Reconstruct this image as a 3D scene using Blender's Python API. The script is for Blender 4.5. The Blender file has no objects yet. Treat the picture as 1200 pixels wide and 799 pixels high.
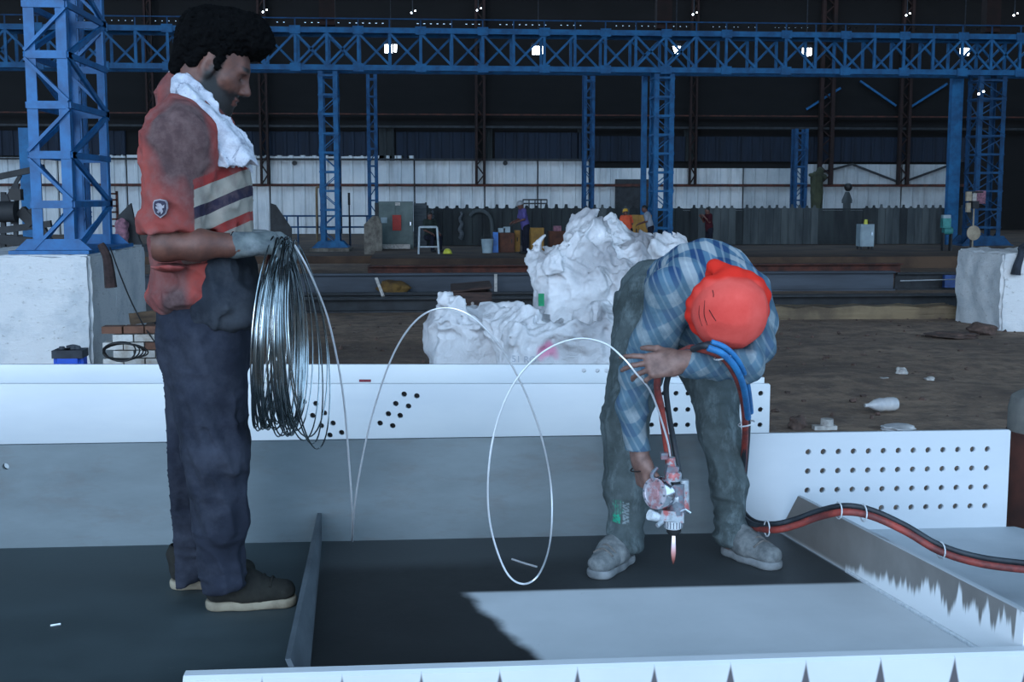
import bpy, bmesh, math, random
import numpy as np
from mathutils import Vector, Matrix

random.seed(7)
SC = bpy.context.scene
COL = SC.collection

# ------------------------------------------------------------------ camera, world, light, exposure
F_PX = 1450.0
YAW = math.radians(4.5)
PITCH = math.radians(6.7)
CAM = np.array([0.0, 0.0, 1.15])
FW = np.array([math.sin(YAW) * math.cos(PITCH), math.cos(YAW) * math.cos(PITCH), -math.sin(PITCH)])
RT = np.array([math.cos(YAW), -math.sin(YAW), 0.0])
UP = np.cross(RT, FW)

cd = bpy.data.cameras.new('camera')
cam = bpy.data.objects.new('camera', cd)
COL.objects.link(cam)
cd.sensor_width = 36.0
cd.lens = F_PX / 1200.0 * 36.0
cd.clip_start = 0.05
cd.clip_end = 500
cam.location = CAM
cam.rotation_euler = (math.pi / 2 - PITCH, 0, -YAW)
SC.camera = cam

world = bpy.data.worlds.new('world')
SC.world = world
world.use_nodes = True
wn = world.node_tree
bg = wn.nodes['Background']
bg.inputs[0].default_value = (0.44, 0.69, 1.0, 1)
bg.inputs[1].default_value = 2.2

sd = bpy.data.lights.new('sun', 'SUN')
sun = bpy.data.objects.new('sun', sd)
COL.objects.link(sun)
sd.energy = 1.7
sd.angle = math.radians(34)
sd.color = (0.72, 0.83, 1.0)
sun.location = (-10, -20, 9)
sun.rotation_euler = Vector((0.30, 1.0, -0.165)).to_track_quat('-Z', 'Y').to_euler()

SC.view_settings.view_transform = 'Standard'
SC.view_settings.look = 'None'
SC.view_settings.gamma = 1.0
SC.view_settings.use_curve_mapping = False
SC.view_settings.exposure = 0.12


# ------------------------------------------------------------------ picture-frame measuring
def ray(x, y):
    return FW + RT * (x - 600) / F_PX + UP * (399.5 - y) / F_PX

def at_z(x, y, z):
    d = ray(x, y)
    return CAM + d * ((z - CAM[2]) / d[2])

def at_y(x, y, Y):
    d = ray(x, y)
    return CAM + d * (Y / d[1])

def at_d(x, y, D):
    return CAM + ray(x, y) * D

def zgain(y, D):          # height of picture row y at distance D
    return at_d(600, y, D)[2]


# ------------------------------------------------------------------ object helpers
def tag(o, label=None, cat=None, group=None, kind=None):
    if label: o['label'] = label
    if cat: o['category'] = cat
    if group: o['group'] = group
    if kind: o['kind'] = kind
    return o

def empty(name, loc, label=None, cat=None, group=None, kind=None):
    o = bpy.data.objects.new(name, None)
    o.empty_display_size = 0.1
    COL.objects.link(o)
    o.location = loc
    return tag(o, label, cat, group, kind)

def wloc(o):
    v = Vector((0, 0, 0))
    while o is not None:
        v += Vector(o.location)
        o = o.parent
    return v

def link_mesh(name, me, mat, parent=None, loc=None):
    """verts of me are already relative to the object's own origin"""
    o = bpy.data.objects.new(name, me)
    if mat is not None:
        me.materials.append(mat)
    COL.objects.link(o)
    if parent is not None:
        o.parent = parent
    if loc is not None:
        o.location = loc
    return o

def build(name, verts, faces, mat, parent=None, loc=None, smooth=False):
    """verts in world space; origin at loc (top level) or at the parent's origin"""
    v = np.array(verts, dtype=float)
    if parent is not None:
        off = np.array(wloc(parent))
    elif loc is not None:
        off = np.array(loc)
    else:
        off = np.array([(v[:, 0].min() + v[:, 0].max()) / 2, (v[:, 1].min() + v[:, 1].max()) / 2, v[:, 2].min()])
    me = bpy.data.meshes.new(name)
    me.from_pydata((v - off).tolist(), [], faces)
    if smooth:
        me.polygons.foreach_set('use_smooth', [True] * len(me.polygons))
    me.update()
    return link_mesh(name, me, mat, parent, None if parent is not None else off)

class MB:
    """collects shapes, then links them as one mesh"""
    def __init__(s):
        s.v = []; s.f = []
    def add(s, vs, fs):
        n = len(s.v)
        s.v += [tuple(map(float, p)) for p in vs]
        s.f += [tuple(i + n for i in f) for f in fs]
        return s
    def box(s, c, size, R=None, taper=1.0):
        hx, hy, hz = size[0] / 2, size[1] / 2, size[2] / 2
        vs = []
        for z in (-1, 1):
            t = taper if z > 0 else 1.0
            for x, y in ((-1, -1), (1, -1), (1, 1), (-1, 1)):
                p = np.array([x * hx * t, y * hy * t, z * hz])
                if R is not None: p = R @ p
                vs.append(p + np.array(c))
        return s.add(vs, [(3, 2, 1, 0), (4, 5, 6, 7), (0, 1, 5, 4), (1, 2, 6, 5), (2, 3, 7, 6), (3, 0, 4, 7)])
    def bar(s, a, b, w, h=None):
        a = np.array(a, float); b = np.array(b, float)
        h = w if h is None else h
        d = b - a; L = np.linalg.norm(d); d = d / L
        u = np.array([0, 1.0, 0]) if abs(d[1]) < 0.9 else np.array([1.0, 0, 0])
        r = np.cross(d, u); r /= np.linalg.norm(r)
        u = np.cross(r, d)
        R = np.stack([r, u, d], 1)
        return s.box((a + b) / 2, (w, h, L), R)
    def tube(s, pts, r, n=8, closed=False, caps=True):
        P = np.array(pts, float); m = len(P)
        rr = np.full(m, r) if np.isscalar(r) else np.array(r, float)
        if closed: T = np.roll(P, -1, 0) - np.roll(P, 1, 0)
        else: T = np.gradient(P, axis=0)
        T /= np.linalg.norm(T, axis=1)[:, None] + 1e-12
        u = np.cross(T[0], [0.3, 0.2, 1.0]); u /= np.linalg.norm(u)
        vs = []
        for i in range(m):
            u = u - T[i] * (u @ T[i]); u /= np.linalg.norm(u) + 1e-12
            w = np.cross(T[i], u)
            for k in range(n):
                a = 2 * math.pi * k / n
                vs.append(P[i] + rr[i] * (u * math.cos(a) + w * math.sin(a)))
        fs = []
        for i in range(m if closed else m - 1):
            j = (i + 1) % m
            for k in range(n):
                l = (k + 1) % n
                fs.append((i * n + k, i * n + l, j * n + l, j * n + k))
        if caps and not closed:
            fs.append(tuple(range(n - 1, -1, -1)))
            fs.append(tuple((m - 1) * n + k for k in range(n)))
        return s.add(vs, fs)
    def lathe(s, prof, c, axis=(0, 0, 1), n=24):
        ax = np.array(axis, float); ax /= np.linalg.norm(ax)
        u = np.cross(ax, [0.31, 0.95, 0.1]); u /= np.linalg.norm(u)
        w = np.cross(ax, u); c = np.array(c, float)
        vs = []; m = len(prof)
        for r, z in prof:
            for k in range(n):
                a = 2 * math.pi * k / n
                vs.append(c + ax * z + max(r, 1e-5) * (u * math.cos(a) + w * math.sin(a)))
        fs = [tuple(range(n - 1, -1, -1)), tuple((m - 1) * n + k for k in range(n))]
        for i in range(m - 1):
            for k in range(n):
                l = (k + 1) % n
                fs.append((i * n + k, i * n + l, (i + 1) * n + l, (i + 1) * n + k))
        return s.add(vs, fs)
    def cyl(s, a, b, r0, r1=None, n=16):
        a = np.array(a, float); b = np.array(b, float)
        L = np.linalg.norm(b - a)
        return s.lathe([(r0, 0), (r0 if r1 is None else r1, L)], a, b - a, n)
    def prism(s, pts, z0, z1):
        n = len(pts)
        vs = [(x, y, z0) for x, y in pts] + [(x, y, z1) for x, y in pts]
        fs = [tuple(range(n - 1, -1, -1)), tuple(range(n, 2 * n))]
        fs += [(i, (i + 1) % n, n + (i + 1) % n, n + i) for i in range(n)]
        return s.add(vs, fs)
    def extrude(s, pts, vec):
        """polygon of 3D points swept along vec"""
        n = len(pts); P = [np.array(p, float) for p in pts]; q = np.array(vec, float)
        fs = [tuple(range(n - 1, -1, -1)), tuple(range(n, 2 * n))]
        fs += [(i, (i + 1) % n, n + (i + 1) % n, n + i) for i in range(n)]
        return s.add(P + [p + q for p in P], fs)
    def build(s, name, mat, parent=None, smooth=False, loc=None):
        o = build(name, s.v, s.f, mat, parent, loc, smooth)
        bm = bmesh.new(); bm.from_mesh(o.data)
        bmesh.ops.recalc_face_normals(bm, faces=bm.faces)
        bm.to_mesh(o.data); bm.free()
        if smooth: sharp(o)
        return o

def sharp(o, deg=40):
    me = o.data
    me.polygons.foreach_set('use_smooth', [True] * len(me.polygons))
    try:
        me.set_sharp_from_angle(angle=math.radians(deg))
    except Exception:
        pass

def catmull(pts, n=8, closed=False):
    P = [np.array(p, float) for p in pts]
    out = []
    m = len(P)
    for i in range(m if closed else m - 1):
        if closed:
            a, b, c, d = P[i - 1], P[i], P[(i + 1) % m], P[(i + 2) % m]
        else:
            a, b, c, d = P[max(i - 1, 0)], P[i], P[i + 1], P[min(i + 2, m - 1)]
        for k in range(n):
            t = k / n
            out.append(0.5 * (2 * b + (c - a) * t + (2 * a - 5 * b + 4 * c - d) * t * t + (3 * b - a - 3 * c + d) * t ** 3))
    if not closed: out.append(P[-1])
    return out

def holed_plate(name, outline, holes, thick, mat, parent, frame, bevel=0.0):
    """outline and holes in (u, v); frame = (origin, u axis, v axis, w axis); plate runs from w=0 to w=thick"""
    cu = bpy.data.curves.new(name, 'CURVE')
    cu.dimensions = '2D'; cu.fill_mode = 'BOTH'; cu.extrude = thick / 2
    def poly(pts):
        sp = cu.splines.new('POLY'); sp.points.add(len(pts) - 1); sp.use_cyclic_u = True
        for i, (a, b) in enumerate(pts): sp.points[i].co = (a, b, 0, 1)
    poly(outline)
    for (hu, hv, r) in holes:
        poly([(hu + r * math.cos(2 * math.pi * k / 14), hv + r * math.sin(2 * math.pi * k / 14)) for k in range(14)])
    ob = bpy.data.objects.new('tmp', cu); COL.objects.link(ob)
    dg = bpy.context.evaluated_depsgraph_get()
    me = bpy.data.meshes.new_from_object(ob.evaluated_get(dg))
    bpy.data.objects.remove(ob)
    me.materials.clear()
    O, U, V, W = [np.array(q, float) for q in frame]
    vs = np.array([v.co[:] for v in me.vertices])
    vs = O + vs[:, :1] * U + vs[:, 1:2] * V + (vs[:, 2:3] + thick / 2) * W
    off = np.array(wloc(parent))
    me.vertices.foreach_set('co', (vs - off).astype(np.float32).ravel())
    me.update()
    me.name = name
    o = link_mesh(name, me, mat, parent)
    bm = bmesh.new(); bm.from_mesh(me)
    bmesh.ops.remove_doubles(bm, verts=bm.verts, dist=1e-5)
    bmesh.ops.recalc_face_normals(bm, faces=bm.faces); bm.to_mesh(me); bm.free()
    return o


# ------------------------------------------------------------------ materials
def lin(c):
    return tuple(((x / 255) / 12.92 if x / 255 <= 0.04045 else ((x / 255 + 0.055) / 1.055) ** 2.4) for x in c)

class NT:
    def __init__(s, name):
        s.m = bpy.data.materials.new(name); s.m.use_nodes = True
        s.t = s.m.node_tree
        s.b = s.t.nodes['Principled BSDF']
        s._c = None
    def n(s, typ, **kw):
        q = s.t.nodes.new(typ)
        for k, v in kw.items(): setattr(q, k, v)
        return q
    def l(s, a, b): s.t.links.new(a, b)
    def coord(s):
        if s._c is None: s._c = s.n('ShaderNodeTexCoord').outputs['Object']
        return s._c
    def mapped(s, scale=(1, 1, 1), rot=(0, 0, 0), loc=(0, 0, 0), src=None):
        mp = s.n('ShaderNodeMapping')
        mp.inputs['Scale'].default_value = scale; mp.inputs['Rotation'].default_value = rot
        mp.inputs['Location'].default_value = loc
        s.l(src or s.coord(), mp.inputs['Vector']); return mp.outputs[0]
    def noise(s, scale, detail=4, rough=0.55, vec=None, dist=0.0):
        q = s.n('ShaderNodeTexNoise')
        q.inputs['Scale'].default_value = scale; q.inputs['Detail'].default_value = detail
        q.inputs['Roughness'].default_value = rough; q.inputs['Distortion'].default_value = dist
        s.l(vec or s.coord(), q.inputs['Vector']); return q.outputs[0]
    def ramp(s, fac, stops, interp='LINEAR'):
        q = s.n('ShaderNodeValToRGB'); cr = q.color_ramp; cr.interpolation = interp
        while len(cr.elements) < len(stops): cr.elements.new(0.5)
        for e, (p, c) in zip(cr.elements, stops):
            e.position = p
            e.color = (c, c, c, 1) if np.isscalar(c) else (*lin(c), 1)
        s.l(fac, q.inputs[0]); return q.outputs[0]
    def mix(s, fac, a, b, mode='MIX'):
        q = s.n('ShaderNodeMix'); q.data_type = 'RGBA'; q.blend_type = mode
        if np.isscalar(fac): q.inputs[0].default_value = fac
        else: s.l(fac, q.inputs[0])
        for sock, val in ((q.inputs[6], a), (q.inputs[7], b)):
            if isinstance(val, tuple): sock.default_value = (*lin(val), 1)
            else: s.l(val, sock)
        return q.outputs[2]
    def math(s, op, a, b=None, clamp=False):
        q = s.n('ShaderNodeMath', operation=op); q.use_clamp = clamp
        for i, val in enumerate((a, b)):
            if val is None: continue
            if np.isscalar(val): q.inputs[i].default_value = val
            else: s.l(val, q.inputs[i])
        return q.outputs[0]
    def attr(s, name, out='Fac'):
        q = s.n('ShaderNodeAttribute'); q.attribute_name = name; return q.outputs[out]
    def xyz(s, vec=None):
        q = s.n('ShaderNodeSeparateXYZ'); s.l(vec or s.coord(), q.inputs[0]); return q.outputs
    def bump(s, h, strength=0.3, dist=0.01):
        q = s.n('ShaderNodeBump'); q.inputs['Strength'].default_value = strength; q.inputs['Distance'].default_value = dist
        s.l(h, q.inputs['Height']); s.l(q.outputs[0], s.b.inputs['Normal'])
    def base(s, col):
        if isinstance(col, tuple): s.b.inputs['Base Color'].default_value = (*lin(col), 1)
        else: s.l(col, s.b.inputs['Base Color'])
    def rough(s, r):
        if np.isscalar(r): s.b.inputs['Roughness'].default_value = r
        else: s.l(r, s.b.inputs['Roughness'])

def mat(name, c1, c2=None, scale=6.0, rough=0.7, metal=0.0, bump=0.2, bscale=None, bdist=0.01, spec=0.5, detail=5, lo=0.38, hi=0.62, stretch=(1, 1, 1)):
    t = NT(name)
    v = t.mapped(stretch)
    if c2 is None: c2 = tuple(max(0, int(x * 0.8)) for x in c1)
    nz = t.noise(scale, detail, 0.6, v)
    t.base(t.ramp(nz, [(lo, c2), (hi, c1)]))
    t.rough(rough)
    t.b.inputs['Metallic'].default_value = metal
    t.b.inputs['Specular IOR Level'].default_value = spec
    if bump: t.bump(t.noise(bscale or scale * 3, 4, 0.6, v), bump, bdist)
    return t.m

def emit_mat(name, col, strength):
    t = NT(name); t.base((10, 10, 10))
    t.b.inputs['Emission Color'].default_value = (*lin(col), 1)
    t.b.inputs['Emission Strength'].default_value = strength
    return t.m

M = {}
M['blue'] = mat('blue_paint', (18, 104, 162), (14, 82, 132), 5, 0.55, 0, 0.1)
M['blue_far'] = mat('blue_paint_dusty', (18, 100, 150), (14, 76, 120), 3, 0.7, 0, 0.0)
M['rust'] = mat('rusty_steel', (88, 48, 38), (50, 30, 26), 3, 0.85, 0, 0.0)
M['rust_far'] = mat('dark_rusty_steel', (46, 27, 24), (26, 17, 16), 1, 0.9, 0, 0.0)  # darker rusty steel for the wall columns and roof posts
M['dark_steel'] = mat('dark_steel', (42, 46, 50), (26, 29, 32), 4, 0.7, 0, 0.2)
M['grey_steel'] = mat('grey_steel', (84, 92, 98), (62, 70, 76), 3, 0.75, 0, 0.2, stretch=(0.4, 1, 3))
M['white_paint'] = mat('white_primer', (226, 228, 228), (212, 216, 219), 2.2, 0.55, 0, 0.05, stretch=(0.3, 1, 1))
M['concrete'] = mat('rough_concrete', (120, 116, 108), (84, 80, 74), 5, 0.95, 0, 0.5)
M['black'] = mat('black_rubber', (26, 27, 29), (16, 17, 19), 8, 0.6, 0, 0.1)
M['lamp'] = emit_mat('lamp_glow', (235, 245, 255), 14.0)
M['housing'] = mat('lamp_housing', (60, 64, 70), (40, 44, 50), 8, 0.6, 0.4, 0)

# ------------------------------------------------------------------ the shed
GZ = -0.88            # shed ground; the girder's web, on which the men stand, is z = 0
YW, YF, YC, YP = 60.0, 43.0, 41.0, 34.0     # back wall, fence, crane columns, platform edge
PZ = -0.56            # platform top
ROOF = 12.5

def ground_mat():
    t = NT('trodden_earth')
    v = t.mapped((1, 1, 1))
    a = t.noise(0.35, 6, 0.65, v)
    b = t.noise(3.2, 6, 0.7, v)
    c = t.noise(16, 3, 0.6, v)
    col = t.ramp(a, [(0.34, (92, 76, 64)), (0.5, (134, 112, 94)), (0.66, (158, 134, 112))])
    col = t.mix(t.ramp(b, [(0.42, 0.0), (0.62, 0.75)]), col, (84, 70, 62))
    col = t.mix(t.ramp(c, [(0.6, 0.0), (0.72, 0.7)]), col, (150, 134, 118))
    t.base(col); t.rough(0.95); t.bump(b, 0.8, 0.06)
    return t.m
M['earth'] = ground_mat()

m = MB()
nx, ny = 120, 110
xs = np.linspace(-45, 35, nx); ys = np.concatenate([np.linspace(-20, 5, 12), np.linspace(5.5, 34, ny - 24), np.linspace(35, 62, 12)])
rg = np.random.RandomState(3)
bumps = [(rg.uniform(-8, 12), rg.uniform(7, 19), rg.uniform(0.25, 0.9), rg.uniform(-0.03, 0.07)) for _ in range(110)]
vs = []
for y in ys:
    for x in xs:
        z = GZ
        for bx, by, br, bh in bumps:
            if abs(x - bx) < 3 * br and abs(y - by) < 3 * br:
                z += bh * math.exp(-((x - bx) ** 2 + (y - by) ** 2) / br ** 2)
        vs.append((x, y, z))
fs = [(j * nx + i, j * nx + i + 1, (j + 1) * nx + i + 1, (j + 1) * nx + i) for j in range(len(ys) - 1) for i in range(nx - 1)]
g = build('floor', vs, fs, M['earth'], loc=(0, 0, GZ), smooth=True)
tag(g, kind='structure')

def slab(name, x0, x1, y0, y1, z0, z1, mt, parent=None, kind='structure', **kw):
    o = MB().box(((x0 + x1) / 2, (y0 + y1) / 2, (z0 + z1) / 2), (x1 - x0, y1 - y0, z1 - z0)).build(name, mt, parent)
    if parent is None: tag(o, kind=kind)
    return o

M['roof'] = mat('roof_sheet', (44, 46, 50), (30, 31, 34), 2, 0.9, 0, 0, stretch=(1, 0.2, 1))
M['wall_dark'] = mat('dark_upper_cladding', (15, 14, 15), (8, 8, 9), 0.5, 0.95, 0, 0, stretch=(1, 1, 3))  # near-black cladding for the back and right walls
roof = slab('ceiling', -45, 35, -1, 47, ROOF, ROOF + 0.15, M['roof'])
slab('roof_sheeting', -45, 35, 54, YW + 1, ROOF, ROOF + 0.15, M['roof'], roof)     # open gap between, added unseen overhead to light the back wall
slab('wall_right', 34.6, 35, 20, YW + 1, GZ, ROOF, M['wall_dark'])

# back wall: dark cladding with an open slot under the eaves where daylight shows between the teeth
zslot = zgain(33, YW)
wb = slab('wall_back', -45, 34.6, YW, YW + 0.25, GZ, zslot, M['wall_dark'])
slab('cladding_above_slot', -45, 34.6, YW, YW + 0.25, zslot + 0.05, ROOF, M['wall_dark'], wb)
tm = MB()
xx = -45.0
while xx < 34.6:
    blocked = (rg.rand() < 0.12)
    w = 0.22 if not blocked else 0.9
    if at_y(840, 33, YW)[0] < xx < at_y(940, 33, YW)[0] and rg.rand() < 0.6: w = 0.1
    tm.box((xx + w / 2, YW + 0.12, zslot + 0.025), (w, 0.25, 0.05))
    xx += w + (0.09 if rg.rand() < 0.75 else 0.0)
o = tm.build('slot_closer', M['wall_dark'], wb); o['kind'] = 'stuff'

def X(px, Y, py=230): return at_y(px, py, Y)[0]

# blue-black middle sheets and white lower sheets, bay by bay
M['sheet_blue'] = mat('dark_blue_sheet', (20, 33, 50), (12, 22, 36), 1.2, 0.85, 0, 0, stretch=(3, 1, 0.3))
M['sheet_grey'] = mat('translucent_grey_sheet', (44, 48, 48), (30, 36, 38), 1.2, 0.85, 0, 0, stretch=(3, 1, 0.3))
def white_sheet(name, c1, c2):
    t = NT(name)
    v = t.mapped((1, 1, 1))
    nz = t.noise(0.5, 5, 0.65, v)
    st = t.noise(2.0, 4, 0.7, t.mapped((1, 1, 0.12)))
    col = t.ramp(nz, [(0.35, c2), (0.65, c1)])
    col = t.mix(t.ramp(st, [(0.5, 0.0), (0.72, 0.45)]), col, (96, 96, 92))
    t.base(col); t.rough(0.8)
    return t.m
M['sheet_w'] = white_sheet('white_wall_sheet', (208, 210, 210), (184, 190, 194))
M['sheet_w2'] = white_sheet('white_wall_sheet_dim', (178, 182, 184), (150, 158, 162))  # darker white for the right-hand sheets, painting in the weaker light there

def corr(name, x0, x1, z0, z1, y, mt, parent, pitch=0.5, depth=0.05):
    """a ribbed sheet facing -Y"""
    n = max(2, int((x1 - x0) / pitch)); w = (x1 - x0) / n
    prof = [(x0, 0)]
    for i in range(n):
        a = x0 + i * w
        prof += [(a + w * 0.62, 0), (a + w * 0.7, -depth), (a + w * 0.92, -depth), (a + w, 0)]
    pts = [(px, y - 0.1 + dy) for px, dy in prof] + [(x1, y), (x0, y)]
    return MB().prism(pts, z0, z1).build(name, mt, parent)

seams = [-60, 70, 150, 232, 317, 400, 486, 568, 630, 690, 765, 870, 940, 1055, 1122]
for a, b in zip(seams[:-1], seams[1:]):
    xa, xb = X(a, YW), X(b, YW)
    top = 183 if a < 430 else (189 if a < 685 else (197 if a < 935 else 192))
    if a < 60: top = 186
    mt = M['sheet_w'] if a < 800 else M['sheet_w2']
    corr('white_sheet', xa + 0.03, xb - 0.03, zgain(300, YW), zgain(218, YW), YW, mt, wb)
    corr('white_sheet', xa + 0.03, xb - 0.03, zgain(215.5, YW), zgain(top, YW), YW, mt, wb)
for a, b in zip([-60, 60, 185, 245, 325, 465, 580, 690, 816, 905, 1045], [60, 150, 245, 325, 443, 558, 682, 802, 905, 1045, 1130]):
    top = 156 if a < 600 else 160
    corr('blue_sheet', X(a, YW), X(b, YW), zgain(184 if a < 430 else 189, YW), zgain(top, YW), YW, M['sheet_blue'], wb)
for a, b in ((445, 463), (566, 577), (676, 688), (800, 814)):
    corr('grey_sheet', X(a, YW), X(b, YW), zgain(189, YW), zgain(152, YW), YW, M['sheet_grey'], wb, 0.3)

for i, (py, x0, x1, hpx, mt) in enumerate([(217, -60, 1130, 3.0, 'rust'), (187.5, -60, 690, 2.2, 'dark_steel'), (150, -60, 1200, 2.5, 'dark_steel'), (136, -60, 1200, 1.6, 'rust')]):
    z = zgain(py, YW); h = hpx * YW / F_PX
    tag(slab('trim_%d' % (i + 1), X(x0, YW), X(x1, YW), YW - 0.32, YW - 0.16, z - h / 2, z + h / 2, M[mt]), kind='structure')
slab('door_1', X(720, YW), X(762, YW), YW - 0.26, YW - 0.17, GZ, zgain(210, YW), M['dark_steel'])
for px in (35, 176, 345, 592):      # dark bolt plates on the white sheets
    c = at_y(px, 191, YW - 0.2)
    MB().cyl((c[0], YW - 0.1, c[2]), (c[0], YW - 0.26, c[2]), 0.11, n=10).build('vent_boss', M['black'], wb)

# rusty wall columns, built of two chords and lacing
def stanchion(px, y0, y1, wpx, Y, mt, label, group, zbot=GZ):
    x = X(px, Y); w = wpx * Y / F_PX; z0, z1 = max(zgain(y0, Y), zbot), zgain(y1, Y)
    r = empty('stanchion', (x, Y, z0), label, 'column', group)
    for s in (-1, 1):
        MB().box((x + s * w * 0.38, Y, (z0 + z1) / 2), (w * 0.24, 0.25, z1 - z0)).build('chord', M[mt], r)
    m = MB(); z = z0; k = 0
    while z + 0.45 < z1:
        m.bar((x - w * 0.35 * (-1) ** k, Y, z), (x + w * 0.35 * (-1) ** k, Y, z + 0.45), 0.06); z += 0.45; k += 1
    o = m.build('lacing', M[mt], r); o['kind'] = 'stuff'
    return r
for px, w, nm in ((180, 9, 'between the blue tower and the standing worker'), (311, 10, 'just right of the standing worker'), (563, 12, 'above the seated figure, middle of the wall'), (811, 9, 'right of the middle blue column'), (966, 18, 'right of the pale far column'), (1057, 14, 'left of the right-hand blue column')):
    stanchion(px, 216, -30, w, YW - 0.45, 'rust_far', 'dark rusty laced wall column %s' % nm, 'rusty wall columns', zgain(216, YW - 0.45))

# diagonal wind braces at the right of the wall
zz = YW - 0.35
for i, (a, b, nm) in enumerate([((955, 204), (1000, 192), 'short dark rod brace rising over the low white wall, beside the pale column'), ((1000, 193), (1052, 213), 'dark rod brace falling rightwards across the white wall'),
                ((1062, 212), (1128, 188), 'dark rod brace rising rightwards to the blue column'), ((945, 128), (985, 103), 'blue brace rising high on the dark wall'),
                ((1008, 95), (1050, 124), 'blue brace falling high on the dark wall'), ((1066, 126), (1110, 98), 'rightmost blue brace high on the dark wall')]):
    p, q = at_y(*a, YW - 0.17), at_y(*b, YW - 0.17)
    o = MB().bar(p, q, 0.10).build('wind_brace', M['blue_far'] if i > 2 else M['dark_steel'])
    tag(o, nm, 'brace', 'wind braces')

# ------------------------------------------------------------------ lattice columns
def lattice(name, label, group, x0, x1, y0, y1, z0, z1, step, post, br, mt, sides=True, start=0, base=True):
    xc, yc = (x0 + x1) / 2, (y0 + y1) / 2
    r = empty(name, (xc, yc, z0), label, 'column', group)
    for x in (x0, x1):
        for y in (y0, y1):
            m = MB()
            sx = 1 if x == x0 else -1; sy = 1 if y == y0 else -1
            t = post * 0.18       # an angle section: two legs
            m.box((x + sx * post / 2, y + sy * t / 2, (z0 + z1) / 2), (post, t, z1 - z0))
            m.box((x + sx * t / 2, y + sy * (post / 2 + t / 2), (z0 + z1) / 2), (t, post - t, z1 - z0))
            m.build('post', M[mt], r)
    n = int((z1 - z0) / step)
    cheap = MB()
    for k in range(n + 1):
        z = z0 + k * step
        for y in (y0, y1):
            MB().box((xc, y, z), (x1 - x0 - 0.01, br * 0.4, br)).build('horizontal_strut', M[mt], r)
            if k < n:
                s = 1 if (k + start) % 2 == 0 else -1
                MB().bar((xc - s * (x1 - x0) / 2, y, z + br / 2), (xc + s * (x1 - x0) / 2, y, z + step - br / 2), br * 0.4, br).build('diagonal_brace', M[mt], r)
        if sides:
            for x in (x0, x1):
                MB().box((x, yc, z), (br * 0.4, y1 - y0 - 0.01, br * 0.8)).build('side_strut', M[mt], r)
                if k < n:
                    s = 1 if (k + start) % 2 == 0 else -1
                    MB().bar((x, yc - s * (y1 - y0) / 2, z), (x, yc + s * (y1 - y0) / 2, z + step), br * 0.7, br * 0.4).build('side_brace', M[mt], r)
    if base:
        m = MB()
        w = x1 - x0; d = y1 - y0
        m.box((xc, yc, z0 + 0.02), (w * 1.9, d * 1.25, 0.04))
        m.build('base_plate', M[mt], r)
        for x in (x0 - post * 0.2, xc, x1 + post * 0.2):
            h = 0.16 * (w / 0.45); e = w * 0.42
        gm = MB().extrude([(x0 - e, y0 - 0.03, z0 + 0.04), (x1 + e, y0 - 0.03, z0 + 0.04), (x1 + e * 0.3, y0 - 0.03, z0 + h), (x0 - e * 0.3, y0 - 0.03, z0 + h)], (0, 0.03, 0))
        gm.build('gusset_plate', M[mt], r)
        gm = MB().extrude([(x0 - e, y1 + 0.03, z0 + 0.04), (x1 + e, y1 + 0.03, z0 + 0.04), (x1 + e * 0.3, y1 + 0.03, z0 + h), (x0 - e * 0.3, y1 + 0.03, z0 + h)], (0, 0.03, 0))
        gm.build('gusset_plate', M[mt], r)
    return r

# the near tower on its white pedestal
YT = 14.2
pz = at_y(60, 297, YT)[2]
px0, px1 = X(-60, YT, 300), X(111, YT, 300)
def whitewash():
    t = NT('whitewashed_masonry')
    a = t.noise(2.2, 6, 0.65); b = t.noise(9, 5, 0.7, t.mapped((1, 1, 2.2)))
    col = t.ramp(a, [(0.32, (182, 188, 192)), (0.55, (212, 213, 213))])
    col = t.mix(t.ramp(b, [(0.6, 0.0), (0.7, 0.7)]), col, (128, 126, 118))
    t.base(col); t.rough(0.9); t.bump(b, 0.6, 0.03)
    return t.m
M['whitewash'] = whitewash()
def rough_block(name, x0, x1, y0, y1, z0, z1, mt, label, amp=0.012, n=14, seed=0, cat='pedestal', parent=None, group=None):
    bm = bmesh.new(); bmesh.ops.create_cube(bm, size=1)
    bmesh.ops.bevel(bm, geom=bm.edges[:], offset=0.02, segments=2, affect='EDGES')
    bmesh.ops.subdivide_edges(bm, edges=[e for e in bm.edges if e.calc_length() > 0.3], cuts=n, use_grid_fill=True)
    rr = np.random.RandomState(seed)
    ph = rr.uniform(0, 6, 9)
    for v in bm.verts:
        p = np.array(v.co)
        w = np.array([x0 + (p[0] + .5) * (x1 - x0), y0 + (p[1] + .5) * (y1 - y0), z0 + (p[2] + .5) * (z1 - z0)])
        nn = np.array([math.sin(w[1] * 9 + ph[0] + 1.5 * math.sin(w[2] * 5 + ph[1])), math.sin(w[0] * 8 + ph[2] + 1.5 * math.sin(w[2] * 7 + ph[3])), math.sin(w[0] * 9 + ph[4] + 1.5 * math.sin(w[1] * 6 + ph[5]))]) * 0.45 + rr.uniform(-0.5, 0.5, 3)
        v.co = w + nn * amp * np.sign(p) * (np.abs(p) > 0.4)
    bmesh.ops.triangulate(bm, faces=[f for f in bm.faces if len(f.verts) > 4])
    me = bpy.data.meshes.new(name)
    loc = Vector(((x0 + x1) / 2, (y0 + y1) / 2, z0)) if parent is None else wloc(parent)
    for v in bm.verts: v.co -= loc
    bm.to_mesh(me); bm.free()
    o = link_mesh(name, me, mt, parent, None if parent else loc)
    sharp(o, 50)
    if parent is None: tag(o, label, cat, group)
    return o
ped = rough_block('pedestal', px0, px1, YT - 0.25, YT + 2.6, GZ - 0.02, pz, M['whitewash'], 'whitewashed masonry pedestal under the near blue lattice tower', 0.015, 16, 1)
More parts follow.
